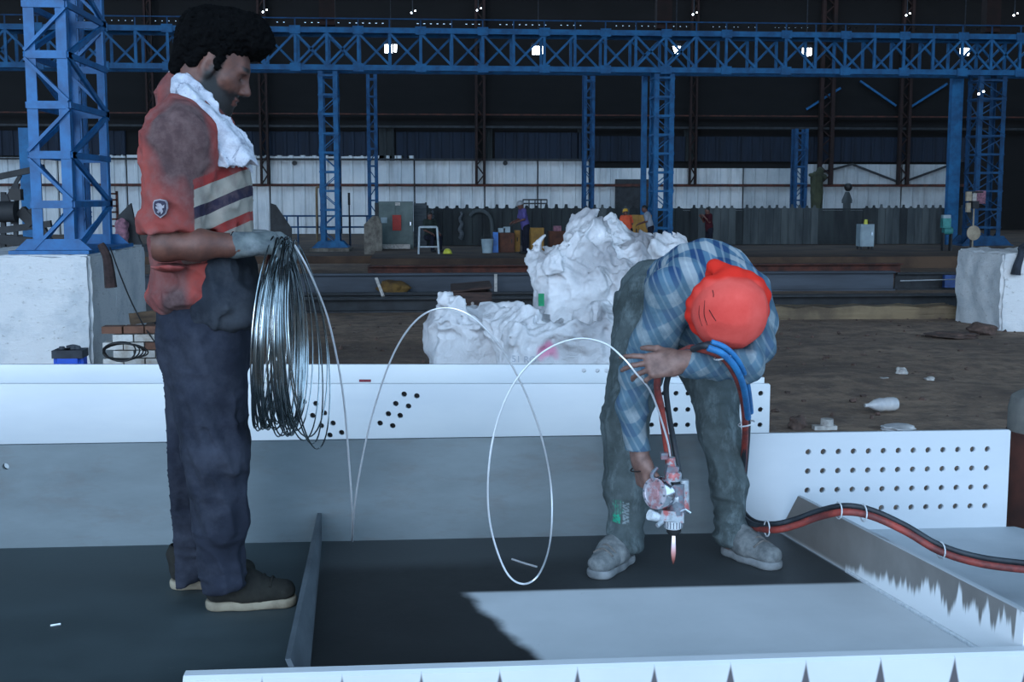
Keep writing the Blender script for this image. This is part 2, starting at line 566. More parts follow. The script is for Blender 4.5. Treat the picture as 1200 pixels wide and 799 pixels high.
rough_block('footing', px1 - 0.05, X(163, YT + 2.2, 330), YT + 0.9, YT + 2.5, GZ, pz - 0.02, M['whitewash'], None, 0.02, 10, 2, parent=ped)
lattice('lattice_tower', 'big bright blue lattice tower on the whitewashed pedestal behind the standing worker', None,
        X(39, YT, 290), X(88, YT, 290), YT, YT + 1.75, pz, 11.0, 0.545, 0.115, 0.085, 'blue', start=0)
# inner members of the tower: a second slimmer box column close behind
lattice('lattice_tower', 'narrow blue lattice tower standing just behind the big near one', None,
        X(88, YT + 2.1, 290), X(104, YT + 2.1, 290), YT + 2.0, YT + 2.3, pz, 11.0, 0.4, 0.07, 0.04, 'blue', sides=False, base=False)
# blue box post behind at the left
c = at_y(31, 150, 22)
o = MB().box((c[0], 22, (GZ + c[2]) / 2), (0.22, 0.2, c[2] - GZ)).build('steel_post', M['blue_far'])
tag(o, 'pale blue box post standing left of the big lattice tower', 'post')
c = at_y(41, 162, 23)
o = MB().box((c[0], 23, (GZ + c[2]) / 2), (0.11, 0.2, c[2] - GZ)).build('steel_post', M['blue_far'])
tag(o, 'thin dark blue post in the gap between pale post and big tower', 'post')

# crane columns
M['blue_dim'] = mat('blue_paint_dim', (18, 76, 118), (12, 54, 88), 3, 0.8, 0, 0)  # darker blue; on the right-hand column it stands for light fading rightwards
CX = [X(386, YC), X(778, YC), X(1160, YC)]
ztop_t, zbot_t = zgain(41, YC), zgain(83, YC)
for cx_, w, nm in ((CX[0], 0.62, 'left'), (CX[1], 0.66, 'mid'), (CX[2], 0.95, 'right')):
    lab = {'left': 'blue lattice column right of the standing worker, under the crane girder',
           'mid': 'blue lattice column rising behind the bent worker, under the crane girder',
           'right': 'wide blue lattice column at the right edge, beside the beige disc'}[nm]
    z0 = zgain(290, YC)
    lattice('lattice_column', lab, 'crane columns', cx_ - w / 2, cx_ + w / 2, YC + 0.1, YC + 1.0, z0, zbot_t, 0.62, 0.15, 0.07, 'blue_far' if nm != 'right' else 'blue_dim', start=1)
    p0 = GZ if nm == 'left' else PZ - 0.3
    rough_block('column_footing', cx_ - w * 1.05, cx_ + w * 1.05, YC - 0.35, YC + 1.4, p0, z0, M['concrete'], 'low concrete footing under the %s blue crane column' % {'left': 'left', 'mid': 'middle', 'right': 'right-hand'}[nm], 0.02, 4, 5, cat='footing', group='crane column footings')
# flat blue web plate beside the middle and right columns
o = MB().box((CX[2] - 0.75, YC + 1.3, (zbot_t + PZ) / 2), (0.4, 0.25, zbot_t - PZ)).build('steel_post', M['blue_far'])
tag(o, 'flat blue steel post close behind the right-hand lattice column', 'post')
o = MB().box((CX[1] - 0.42, YC + 1.5, (zbot_t + PZ) / 2), (0.16, 0.25, zbot_t - PZ)).build('steel_post', M['blue_far'])
tag(o, 'flat blue steel post close behind the middle lattice column', 'post')

for px, w, yt, nm in ((437, 12, 88, 'left of the grey cabinet'), (690, 13, 88, 'behind the white sacks'), (938, 16, 150, 'right of the middle of the white wall')):
    Y = 55.0; x = X(px, Y); ww = w * Y / F_PX
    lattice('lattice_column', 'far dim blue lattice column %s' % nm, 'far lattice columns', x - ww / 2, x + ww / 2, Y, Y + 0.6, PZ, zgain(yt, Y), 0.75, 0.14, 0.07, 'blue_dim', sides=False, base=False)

# ------------------------------------------------------------------ the crane girder: two lattice planes
XL, XR = -22.0, 24.0
tr = empty('crane_girder', (0, YC, zbot_t), 'long blue lattice crane girder crossing the whole shed', 'girder')
for y in (YC, YC + 1.1):
    for z, h in ((ztop_t, 0.17), (zbot_t, 0.17)):
        MB().box(((XL + XR) / 2, y, z), (XR - XL, 0.14, h)).build('chord', M['blue_far'], tr)
    x = CX[0]
    bay = (CX[1] - CX[0]) / 11.0
    k0 = int((XL - CX[0]) / bay)
    k1 = int((XR - CX[0]) / bay)
    for k in range(k0, k1 + 1):
        xk = CX[0] + k * bay
        MB().box((xk, y, (ztop_t + zbot_t) / 2), (0.09, 0.08, ztop_t - zbot_t - 0.16)).build('vertical_strut', M['blue_far'], tr)
        j = k % 11
        dirs = [1] if j in (1, 2, 3, 4, 5) else ([-1] if j in (6, 7, 8, 9) else [1, -1])
        if y > YC: dirs = [-d for d in dirs]
        for d in dirs:
            za, zb = (ztop_t - 0.08, zbot_t + 0.08) if d > 0 else (zbot_t + 0.08, ztop_t - 0.08)
            MB().bar((xk, y, za), (xk + bay, y, zb), 0.07).build('diagonal_brace', M['blue_far'], tr)
        if y == YC:
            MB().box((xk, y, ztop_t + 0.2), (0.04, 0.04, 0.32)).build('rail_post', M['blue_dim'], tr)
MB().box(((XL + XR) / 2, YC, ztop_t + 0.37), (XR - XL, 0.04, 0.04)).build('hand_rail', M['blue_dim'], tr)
MB().box(((XL + XR) / 2, YC + 0.55, ztop_t + 0.1), (XR - XL, 0.9, 0.04)).build('walkway', M['dark_steel'], tr)
for k in range(k0, k1 + 1, 2):
    xk = CX[0] + k * bay
    for z in (ztop_t, zbot_t):
        MB().box((xk, YC - 0.085, z), (0.35, 0.03, 0.26)).build('gusset', M['blue_far'], tr)
# upper column extensions to the roof, in rusty red
for cx_, nm in ((CX[0], 'left'), (CX[1], 'middle'), (CX[2], 'right-hand')):
    o = MB().box((cx_, YC + 0.5, (ztop_t + ROOF) / 2 + 0.1), (0.5, 0.4, ROOF - ztop_t - 0.2)).build('steel_post', M['rust_far'])
    tag(o, 'rusty post carrying the roof above the %s blue crane column' % nm, 'post', 'roof posts')
# roof beams
for y in (12.0, 26.0, 41.5, 56.0):
    tag(slab('trim_%d' % (10 + int(y)), -45, 34.6, y, y + 0.3, ROOF - 0.5, ROOF, M['dark_steel']), kind='structure')

# lamps in the far bay
def bay_lamp(px, py, Y, w, h, label, group, split):
    c = at_y(px, py, Y)
    r = empty('bay_lamp', (c[0], Y, c[2]), label, 'lamp', group)
    W, H = w * Y / F_PX, h * Y / F_PX
    MB().box((c[0], Y + 0.12, c[2] + H * 0.75), (W * 1.1, 0.3, H * 0.35)).build('housing', M['housing'], r)
    MB().bar((c[0], Y + 0.1, c[2] + H * 0.8), (c[0], Y + 0.1, ROOF), 0.03).build('hanger', M['housing'], r)
    if split:
        MB().extrude([(c[0] - W / 2, Y, c[2] - H / 2), (c[0] + W * .12, Y, c[2] - H / 2), (c[0] + W * .12, Y, c[2] + H / 2), (c[0] - W / 2, Y, c[2] + H / 2)], (0, 0.05, 0)).build('lens', M['lamp'], r)
        MB().extrude([(c[0] + W * .28, Y, c[2] - H * .4), (c[0] + W * .45, Y, c[2] - H * .4), (c[0] + W * .5, Y, c[2] + H / 2), (c[0] + W * .25, Y, c[2] + H / 2)], (0, 0.05, 0)).build('lens', M['lamp'], r)
    else:
        MB().extrude([(c[0] - W * .15, Y, c[2] - H / 2), (c[0] + W * .15, Y, c[2] - H / 2), (c[0] + W / 2, Y, c[2] + H / 2), (c[0] - W / 2, Y, c[2] + H / 2)], (0, 0.05, 0)).build('lens', M['lamp'], r)
for px, py, w, h, s, nm in ((458, 57, 14, 9, 1, 'leftmost'), (631, 59, 14, 9, 1, 'second from the left'), (793, 59, 9, 9, 0, 'third, beside the middle column'), (946, 61, 11, 9, 1, 'fourth, right of the bent worker'), (1131, 61, 11, 9, 1, 'rightmost, beside the right-hand blue column')):
    bay_lamp(px, py, 47.0, w, h, 'glowing white high bay lamp seen through the crane girder, %s' % nm, 'high bay lamps', s)
for px, py, nm in ((308, 14, 'above the standing worker'), (482, 15, 'above the leftmost bay lamp'), (559, 12, 'near the middle of the roof'), (812, 17, 'above the middle blue column'), (1062, 18, 'upper right of the roof'), (1188, 18, 'at the far right of the roof'), (1147, 110, 'on the right-hand blue column')):
    Y = 52.0 if py < 50 else YC - 0.3
    c = at_y(px, py, Y)
    o = empty('small_lamp', (c[0], Y, c[2]))
    MB().box((c[0], Y, c[2]), (0.05, 0.05, 0.05)).build('lens', M['lamp'], o)
    MB().box((c[0] + 0.16, Y, c[2] + 0.08), (0.045, 0.05, 0.045)).build('lens', M['lamp'], o)
    MB().bar((c[0] + 0.05, Y + 0.04, c[2] - 0.05), (c[0] + 0.05, Y + 0.04, ROOF if py < 50 else c[2] + 0.2), 0.03).build('hanger', M['housing'], o)
    tag(o, 'tiny white lamp glint %s' % nm, 'lamp', 'tiny lamps')

# ------------------------------------------------------------------ girder A: the workpiece, lying with its web flat
AO = (0.0, 3.45, -0.345)
XA0, XA1 = -3.0, 2.055
GA = empty('plate_girder', AO, 'long part-grey, part-white plate girder with the two workers standing on its web', 'girder')
YBF = 4.075          # face of the back flange
YNF = 2.768          # back face of the near flange

def web_mat():
    t = NT('web_plate_part_coated')
    v = t.mapped(loc=AO)
    X_, Y_, Z_ = t.xyz(v)
    w1 = t.noise(2.5, 5, 0.65, v); w2 = t.noise(14, 4, 0.7, v); w3 = t.noise(60, 3, 0.7, v)
    # blasted steel, greyer left of the left stiffener, darker to the right of it
    left = t.ramp(w1, [(0.3, (46, 56, 58)), (0.7, (62, 73, 76))])
    dark = t.ramp(w1, [(0.3, (26, 27, 28)), (0.7, (33, 35, 36))])
    mid = t.ramp(w1, [(0.35, (50, 54, 56)), (0.7, (66, 70, 72))])
    def sub(a, b): return t.math('SUBTRACT', a, b)
    def mul(a, b): return t.math('MULTIPLY', a, b)
    def add(a, b): return t.math('ADD', a, b)
    def smooth(x, w): 
        q = t.n('ShaderNodeMapRange'); q.interpolation_type = 'SMOOTHSTEP'
        t.l(x, q.inputs['Value']); q.inputs['From Min'].default_value = 0; q.inputs['From Max'].default_value = w
        return q.outputs[0]
    jit = mul(sub(t.noise(5, 4, 0.6, v), 0.5), 0.12)
    # dark grit-blasted field: x > -0.3, fades to mid grey beyond x ~ 1.0 and near the back flange
    fx = smooth(add(add(X_, 0.32), 0.0), 0.03)
    edge = sub(add(3.86, mul(X_, 0.05)), Y_)
    edge = add(edge, mul(jit, 0.8))
    fy = smooth(edge, 0.16)
    fr = sub(1.0, mul(smooth(sub(X_, 0.25), 0.5), 0.75))
    base = t.mix(fx, left, mid)
    base = t.mix(mul(fx, mul(fy, fr)), base, dark)
    # narrow lighter strip along the back flange, left part
    # fresh coat: y below its top edge, x right of the slanting boundary, left of the stiffener
    topd = add(sub(3.515, Y_), mul(jit, 0.05))
    xl = add(0.105, mul(sub(3.53, Y_), 0.30))
    leftd = add(sub(X_, xl), mul(jit, 0.6))
    mk = mul(smooth(topd, 0.03), smooth(leftd, 0.045))
    edgeR = smooth(sub(X_, add(1.235, mul(sub(4.07, Y_), 0.158))), 0.01)
    coat = t.ramp(w1, [(0.3, (186, 190, 192)), (0.7, (200, 203, 205))])
    col = t.mix(mk, base, coat)
    rightc = t.ramp(w1, [(0.3, (146, 154, 160)), (0.7, (172, 178, 182))])
    col = t.mix(edgeR, col, rightc)
    col = t.mix(t.ramp(w2, [(0.68, 0.0), (0.8, 0.35)]), col, (120, 112, 108))
    t.base(col)
    t.rough(t.ramp(w1, [(0.3, 0.5), (0.7, 0.68)]))
    t.bump(w3, 0.25, 0.002)
    return t.m
M['web'] = web_mat()

P1 = at_z(1170, 612, 0); P2 = at_z(1200, 625, 0)
d12 = (P2 - P1) / np.linalg.norm(P2 - P1)
XN0 = X(205, 2.74, 790)
pts = [(XA0, 2.45), (XN0 - 0.002, 2.45), (XN0 - 0.002, YNF), (2.62, YNF), (2.62, 3.6), (2.35, 3.86), (2.17, 3.92), (XA1 + 0.03, YBF), (XA0, YBF)]
MB().prism(pts, -0.02, 0.0).build('web', M['web'], GA)

def flange_mat():
    t = NT('back_flange_part_coated')
    v = t.mapped(loc=AO)
    X_, Y_, Z_ = t.xyz(v)
    a = t.noise(1.6, 6, 0.7, t.mapped((0.5, 1, 1.6), loc=AO)); b = t.noise(7, 5, 0.7, t.mapped((0.6, 1, 2), loc=AO))
    grey = t.ramp(a, [(0.3, (84, 93, 96)), (0.7, (112, 123, 127))])
    grey = t.mix(t.ramp(b, [(0.5, 0.0), (0.75, 0.5)]), grey, (92, 84, 80))
    white = t.ramp(a, [(0.3, (182, 188, 193)), (0.7, (193, 198, 202))])
    q = t.n('ShaderNodeMapRange'); q.interpolation_type = 'SMOOTHSTEP'
    t.l(t.math('ADD', X_, t.math('MULTIPLY', b, 0.04)), q.inputs['Value'])
    q.inputs['From Min'].default_value = 1.11; q.inputs['From Max'].default_value = 1.15
    t.base(t.mix(q.outputs[0], grey, white)); t.rough(0.62)
    t.bump(t.noise(40, 3, 0.7, v), 0.15, 0.002)
    return t.m
M['flangeA'] = flange_mat()
zt = 0.343
out = [(XA0, -0.343), (XA1, -0.343), (XA1, zt - 0.004), (XA1 - 0.004, zt), (XA0, zt)]
holes = []
for i in range(13):
    for z in (0.277, 0.210, 0.143, 0.076):
        holes.append((1.340 + i * (1.975 - 1.340) / 12, z, 0.0105))
holes.append((-1.335, 0.273, 0.011))
holed_plate('flange', out, holes, 0.022, M['flangeA'], GA, ((0, YBF, 0), (1, 0, 0), (0, 0, 1), (0, 1, 0)))

def nearflange_mat():
    t = NT('near_flange_coated')
    v = t.mapped(loc=AO)
    X_, Y_, Z_ = t.xyz(v)
    a = t.noise(3, 5, 0.6, v)
    white = t.ramp(a, [(0.3, (200, 204, 207)), (0.7, (210, 213, 215))])
    # bare wedges between spray passes
    fr = t.math('FRACT', t.math('DIVIDE', t.math('ADD', X_, 2.0 - 0.212 + 0.09), 0.1795))
    d = t.math('ABSOLUTE', t.math('SUBTRACT', fr, 0.5))
    h = t.math('SUBTRACT', 0.074, Z_)
    wd = t.math('MULTIPLY', h, 1.15)
    wd = t.math('SUBTRACT', wd, t.math('MULTIPLY', t.noise(9, 3, 0.5, v), 0.012))
    q = t.n('ShaderNodeMapRange'); q.interpolation_type = 'SMOOTHSTEP'
    t.l(t.math('SUBTRACT', wd, d), q.inputs['Value'])
    q.inputs['From Min'].default_value = -0.012; q.inputs['From Max'].default_value = 0.02
    # only on the outer face
    front = t.math('LESS_THAN', Y_, YNF - 0.04)
    t.base(t.mix(t.math('MULTIPLY', q.outputs[0], front), white, (86, 82, 86)))
    t.rough(0.6)
    return t.m
M['flangeN'] = nearflange_mat()
# near flange with a small bevel on its top edge
yb, yf, zn = YNF, YNF - 0.045, 0.075
prof = [(yb, -0.343), (yb, zn - 0.004), (yb - 0.004, zn), (yf + 0.01, zn), (yf, zn - 0.008), (yf, -0.343)]
vs = [(XN0 + (0.02 if z > 0 else 0), y, z) for y, z in prof] + [(2.7, y, z) for y, z in prof]
n = len(prof)
MB().add(vs, [tuple(range(n)), tuple(range(2 * n - 1, n - 1, -1))] + [(i, n + i, n + (i + 1) % n, (i + 1) % n) for i in range(n)]).build('flange', M['flangeN'], GA)

def stiff_mat():
    t = NT('stiffener_overspray')
    v = t.mapped(loc=AO)
    X_, Y_, Z_ = t.xyz(v)
    a = t.noise(4, 5, 0.6, v)
    bare = t.ramp(a, [(0.3, (112, 108, 104)), (0.7, (134, 130, 126))])
    sp = t.noise(20, 3, 0.6, t.mapped((0, 1, 0), loc=AO))
    grow = t.math('MULTIPLY', t.math('SUBTRACT', 3.62, Y_), 0.15, True)
    th = t.math('MULTIPLY', t.math('ADD', grow, 0.015), t.math('ADD', t.math('MULTIPLY', t.math('SUBTRACT', sp, 0.5), 3.4), 0.95))
    th = t.math('MULTIPLY', th, t.math('GREATER_THAN', 3.62, Y_))
    q = t.n('ShaderNodeMapRange'); q.interpolation_type = 'SMOOTHSTEP'
    t.l(t.math('SUBTRACT', th, Z_), q.inputs['Value'])
    q.inputs['From Min'].default_value = -0.014; q.inputs['From Max'].default_value = 0.016
    f2 = t.math('GREATER_THAN', Z_, 0.156)
    col = t.mix(q.outputs[0], bare, (228, 230, 231))
    t.base(t.mix(f2, col, (170, 176, 180))); t.rough(0.6)
    return t.m
M['stiff'] = stiff_mat()
d = np.array([1.452 - 1.245, YNF - YBF]); nrm = np.array([-d[1], d[0]]) / np.linalg.norm(d) * 0.011
def SP(s, z): return (1.245 + d[0] * s, YBF + d[1] * s, z)
MB().extrude([SP(0.0, 0), SP(1, 0), SP(1, 0.162), SP(0.10, 0.158)], (nrm[0], nrm[1], 0)).build('stiffener', M['stiff'], GA)
wl = [np.array(SP(s, 0.004)) - np.array([0.004, 0, 0]) for s in np.linspace(0.36, 1, 30)]
M['bead'] = mat('coated_weld_bead', (214, 218, 220), (190, 195, 200), 60, 0.6, 0, 0.5)
tag(MB().tube(wl, 0.006, 6).build('weld_bead', M['bead'], GA, True), 'whitened weld bead along the foot of the right stiffener')
MB().extrude([(-0.318, YBF, 0), (-0.318, YBF, 0.098), (-0.292, YNF, 0.094), (-0.255, YNF, 0)], (-0.013, 0, 0)).build('stiffener', M['grey_steel'], GA)

# timber blocks that carry the girder
M['timber'] = mat('weathered_timber', (96, 78, 60), (60, 48, 38), 3, 0.9, 0, 0.4, stretch=(1, 1, 6))
for k, (x, nm) in enumerate(((-1.6, 'left'), (1.9, 'right'))):
    o = MB().box((x, 3.47, (GZ - 0.345) / 2), (0.3, 1.5, -0.345 - GZ)).build('timber_block', M['timber'])
    tag(o, 'timber block under the %s part of the front girder' % nm, 'block', 'girder supports')

# a short offcut of wire lying on the web
M['wire'] = mat('zinc_wire', (240, 241, 243), (228, 230, 234), 30, 0.35, 0.55, 0)
tag(MB().tube([at_z(600, 655, 0.003), at_z(615, 660, 0.003), at_z(629, 664, 0.003)], 0.0032, 6).build('wire_offcut', M['wire'], None, True), 'short bright wire offcut lying on the dark plate inside the wire loop', 'wire')
tag(MB().tube([at_z(59, 733, 0.003), at_z(71, 731, 0.003)], 0.003, 6).build('wire_offcut', M['wire'], None, True), 'tiny wire offcut lying on the web plate at the lower left', 'wire')

# ------------------------------------------------------------------ girder B behind it, square to the camera
EB = RT.copy(); NB = np.array([math.sin(YAW), math.cos(YAW), 0.0])
OB = at_z(600, 450, 0.343); OB[2] = 0.0
DB = (OB - CAM) @ NB
GB = empty('plate_girder', (OB[0], OB[1], -0.343), 'fully white plate girder lying behind the workpiece, with bolt holes', 'girder')
def UB(px, extra=0.0):        # picture column to distance along girder B
    p = CAM + (RT * (px - 600) / F_PX + NB * 1.0) * (DB + extra)
    return (p - OB) @ EB
def VBz(py, px=600):
    r_ = ray(px, py); k = DB / (r_ @ NB)
    return (CAM + r_ * k)[2]
U0, U1 = UB(-260), UB(906)
holes = []
for px, py in ((472, 462), (487, 464), (462, 473), (477, 476), (453, 485), (467, 487), (443, 496), (458, 499),
               (353, 471), (367, 473), (377, 484), (363, 487), (387, 496), (373, 499), (397, 507), (383, 510)):
    holes.append((UB(px), VBz(py), 0.0125))
for i in range(10):
    for py in (461, 480, 498):
        holes.append((UB(766 + i * 14.35), VBz(py), 0.0115))
holed_plate('flange', [(U0, -0.343), (U1, -0.343), (U1, 0.339), (U1 - 0.004, 0.343), (U0, 0.343)], holes, 0.028, M['white_paint'], GB, (OB, EB, (0, 0, 1), NB))
def bbox(name, u0, u1, w0, w1, z0, z1, mt, parent=GB):
    m = MB()
    P = [OB + EB * u + NB * w for u, w in ((u0, w0), (u1, w0), (u1, w1), (u0, w1))]
    return m.extrude([(*p[:2], z0) for p in P], (0, 0, z1 - z0)).build(name, mt, parent)
w2 = DB * (450 - 229.2) / (427 - 229.2) - DB
# upper holes near the end of the far flange
fh = []
for px in (685, 701, 712): fh.append((UB(px, w2), 0.343 - 7 * (DB + w2) / F_PX, 0.011))
UF = UB(722, w2)
holed_plate('flange', [(UB(-300, w2), -0.343), (UF, -0.343), (UF, 0.343), (UB(-300, w2), 0.343)], fh, 0.028, M['white_paint'], GB, (OB + NB * w2, EB, (0, 0, 1), NB))
bbox('web', U0, UF, 0.028, w2, -0.02, 0.0, M['white_paint'])
bbox('splice_plate', UB(735), UB(901), 0.0385, 0.055, -0.25, 0.366, M['white_paint'])
bbox('hole_shade_sheet', UB(745), UB(900), 0.0285, 0.038, -0.25, 0.335, M['black'])  # black sheets added behind the bolt holes to make them look dark
bbox('hole_shade_sheet', UB(345), UB(495), 0.0285, 0.038, -0.25, 0.325, M['black'])
M['red_mark'] = mat('red_chalk', (150, 60, 70), (120, 50, 60), 20, 0.8, 0, 0)
c0 = UB(419, w2); c1 = UB(433, w2)
tag(bbox('chalk_mark', c0, c1, w2 - 0.0015, w2, 0.343 - 20.5 * (DB + w2) / F_PX, 0.343 - 17.5 * (DB + w2) / F_PX, M['red_mark']), 'small red chalk mark')
for k, (u, nm) in enumerate(((UB(100), 'left'), (UB(650), 'right'))):
    c = OB + EB * u + NB * (w2 / 2)
    o = MB().box((c[0], c[1], (GZ - 0.345) / 2), (0.3, 0.9, -0.345 - GZ)).build('timber_block', M['timber'])
    tag(o, 'timber block under the %s part of the white rear girder' % nm, 'block', 'girder supports')

# ------------------------------------------------------------------ yard between the girders and the platform
M['platform'] = mat('brown_floor', (86, 68, 54), (56, 44, 38), 0.8, 0.95, 0, 0.3)
plat = slab('platform', X(433, YP), 34.5, YP, YW, GZ, PZ, M['platform'])
slab('platform_step', -44.9, X(433, YP) - 0.005, 37.6, YW, GZ, PZ - 0.1, M['platform'], plat)

def hbeam(name, y, px0, px1, top_py, mt, label, depth=0.3, group=None):
    x0, x1 = X(px0, y), X(px1, y)
    zt_ = zgain(top_py, y); f = 0.03
    h0 = GZ
    pr = [(-depth / 2, h0), (-depth / 2, h0 + f), (-0.02, h0 + f), (-0.02, zt_ - f), (-depth / 2, zt_ - f), (-depth / 2, zt_), (depth / 2, zt_), (depth / 2, zt_ - f), (0.02, zt_ - f), (0.02, h0 + f), (depth / 2, h0 + f), (depth / 2, h0)]
    o = MB().extrude([(x0, y + a, b) for a, b in pr], (x1 - x0, 0, 0)).build(name, M[mt])
    return tag(o, label, 'beam', group)
M['beam_blue'] = mat('blue_grey_steel', (70, 78, 88), (52, 58, 66), 1.0, 0.75, 0, 0, stretch=(0.4, 1, 3))
hbeam('steel_beam', 26.0, 165, 1050, 320, 'beam_blue', 'long blue-grey steel beam on the ground in front of the brown platform', 0.3, 'long steel beams')
hbeam('steel_beam', 26.1, 1052, 1178, 322, 'dark_steel', 'dark steel beam end lying right of the beam with the blue tape', 0.3, 'long steel beams')
hbeam('steel_beam', 30.0, 430, 1058, 310.5, 'rust', 'rusty red steel beam lying behind the blue-grey one', 0.35, 'long steel beams')
hbeam('steel_beam', 21.8, 60, 1178, 348, 'dark_steel', 'dark steel beam lying nearest to the girders', 0.35, 'long steel beams')
hbeam('steel_beam', 23.2, 130, 900, 343, 'dark_steel', 'second dark beam close behind the nearest one', 0.3, 'long steel beams')
M['tan'] = mat('tan_concrete', (128, 112, 88), (92, 80, 66), 1.6, 0.95, 0, 0.3)
tag(rough_block('kerb', X(870, 20), X(1125, 20), 19.8, 20.25, GZ - 0.02, zgain(362, 20), M['tan'], None, 0.03, 12, 4, cat=None), 'low tan concrete kerb in the soil right of the red turban', 'kerb')
M['bluetape'] = mat('blue_wrap', (24, 62, 120), (18, 46, 92), 6, 0.5, 0, 0.3)
o = MB().box((X(1121, 25.8), 25.8, GZ + 0.2), (0.42, 0.12, 0.27)).box((X(1121, 25.8) + 0.12, 25.77, GZ + 0.27), (0.2, 0.1, 0.1)).build('tool_case', M['bluetape'])
tag(o, 'small blue case against the blue-grey beam near the right pedestal', 'case')
M['string'] = mat('white_cord', (170, 176, 180), (150, 156, 160), 10, 0.8, 0, 0)
tag(MB().tube(catmull([at_y(1055, 329, 25.6), at_y(1110, 327.5, 25.4), at_y(1178, 326, 19.5)], 8), 0.012, 5).build('cord', M['string'], None, True), 'pale cord stretched to the right pedestal', 'cord')

# right pedestal with a rag on it
yr = 17.8
x0 = X(1176, yr, 300)
zt_r = at_y(1185, 296, yr)[2]
rp = rough_block('pedestal', x0, x0 + 1.8, yr, yr + 1.6, GZ - 0.02, zt_r, M['whitewash'], 'whitewashed pedestal at the right edge with a dark rag over it', 0.03, 14, 8)
M['rag'] = mat('dark_rag', (44, 50, 60), (26, 30, 38), 8, 0.95, 0, 0.4)
m = MB()
rp_pts = [at_y(1197, 292, yr - 0.05), at_y(1196, 300, yr - 0.09), at_y(1192, 312, yr - 0.10), at_y(1190, 322, yr - 0.10)]
m.tube(catmull(rp_pts, 5), np.linspace(0.04, 0.075, 16), 8)
m.tube(catmull([at_y(1197, 292, yr - 0.05), at_y(1203, 288, yr + 0.1), at_y(1212, 290, yr + 0.3)], 5), 0.06, 8)
tag(m.build('rag', M['rag'], None, True), 'dark blue rag hanging over the right pedestal', 'rag')

# brick rubble wall right of the near pedestal
M['brick_white'] = mat('limewashed_brick', (196, 196, 192), (150, 142, 132), 5, 0.9, 0, 0.5)
M['brick_bare'] = mat('bare_brick', (112, 78, 62), (82, 58, 48), 5, 0.9, 0, 0.5)
yb_ = 13.2
zb_top = zgain(377, yb_)
rw = empty('brick_wall', (X(170, yb_), yb_, GZ), 'low limewashed brick stub wall between the pedestal and the worker', 'wall')
rr = random.Random(5)
bx0, bx1 = X(134, yb_, 400), X(215, yb_, 400)
bh, bw = 0.085, 0.22
row = 0; z = GZ
MB().box(((bx0 + bx1) / 2, yb_ + 0.13, (GZ + zb_top - 0.06) / 2), (bx1 - bx0 - 0.04, 0.2, zb_top - 0.06 - GZ)).build('mortar', M['concrete'], rw)
while z < zb_top - 0.02:
    x = bx0 - (0.11 if row % 2 else 0)
    while x < bx1:
        if not (z > zb_top - 0.16 and rr.random() < 0.35):
            j = rr.uniform(-0.012, 0.012)
            MB().box((x + bw / 2, yb_ + j, z + bh / 2), (bw - 0.015, 0.18, bh - 0.012)).build('brick', M['brick_bare'] if rr.random() < 0.12 or z > zb_top - 0.1 and rr.random() < 0.4 else M['brick_white'], rw)
        x += bw
    z += bh; row += 1
# pieces of timber on it
o = MB().bar(at_y(152, 374, yb_ + 0.1), at_y(196, 368, yb_ + 0.25), 0.12, 0.05).build('timber_offcut', M['timber'])
tag(o, 'brown timber offcut lying on the low brick wall', 'timber')
# cloth strip and cable hanging from the pedestal
m = MB()
pp = catmull([at_y(118, 286, YT - 0.33), at_y(125, 300, YT - 0.34), at_y(128, 318, YT - 0.34), at_y(130, 337, YT - 0.34)], 6)
M['brown_cloth'] = mat('brown_sacking', (62, 46, 44), (40, 30, 30), 12, 0.95, 0, 0.5)
m.tube(pp, np.linspace(0.04, 0.068, len(pp)), 8)
tag(m.build('cloth_strip', M['brown_cloth'], None, True), 'dark brown cloth strip hanging beside the pedestal corner', 'cloth')
m = MB().tube(catmull([at_y(129, 290, YT - 0.3), at_y(142, 325, 13.6), at_y(158, 362, 13.3), at_y(178, 396, 13.05), at_y(203, 424, 12.9)], 8), 0.008, 5)
tag(m.build('cable', M['black'], None, True), 'thin black cable slanting down from the tower foot past the pedestal', 'cable')
m = MB()
for k in range(5):
    c = at_y(140 + k * 2, 412, 12.7)
    m.tube([c + np.array([0.16 * math.cos(a) * (1 + .1 * k), 0.05 * math.sin(a * 2 + k), 0.10 * math.sin(a) * (1 - .06 * k)]) for a in np.linspace(0, 6.283, 22)[:-1]], 0.008, 5, closed=True)
tag(m.build('cable_coil', M['black'], None, True), 'tangled coil of thin cable at the foot of the low brick wall', 'cable')

# blue jerrycan
M['can_blue'] = mat('blue_plastic', (24, 84, 196), (18, 66, 160), 6, 0.4, 0, 0)
M['can_dark'] = mat('dusty_can_top', (52, 58, 66), (36, 40, 48), 8, 0.7, 0, 0)
yj = 8.0
ja, jb = at_y(65, 420, yj)[0], at_y(100, 420, yj)[0]
jt = zgain(406, yj); jc = (ja + jb) / 2; jw = jb - ja
r = empty('jerrycan', (jc, yj, GZ), 'blue plastic jerrycan with a dusty dark top in front of the whitewashed pedestal', 'jerrycan')
bm = bmesh.new(); bmesh.ops.create_cube(bm, size=1)
for v in bm.verts: v.co = Vector((v.co.x * jw, v.co.y * jw * 0.8, v.co.z * (jt - GZ)))
bmesh.ops.bevel(bm, geom=bm.edges[:], offset=0.03, segments=3, affect='EDGES')
for v in bm.verts: v.co.z += (jt - GZ) / 2
me = bpy.data.meshes.new('body'); bm.to_mesh(me); bm.free()
sharp(link_mesh('body', me, M['can_blue'], r))
for dx, h in ((-0.05, 0.035), (0.02, 0.045), (0.05, 0.03)):
    MB().cyl((jc + dx, yj, jt - 0.005), (jc + dx, yj, jt + h * 0.5), 0.02, 0.017, 12).build('cap' if dx == -0.05 else 'handle_post', M['can_dark'], r, True)
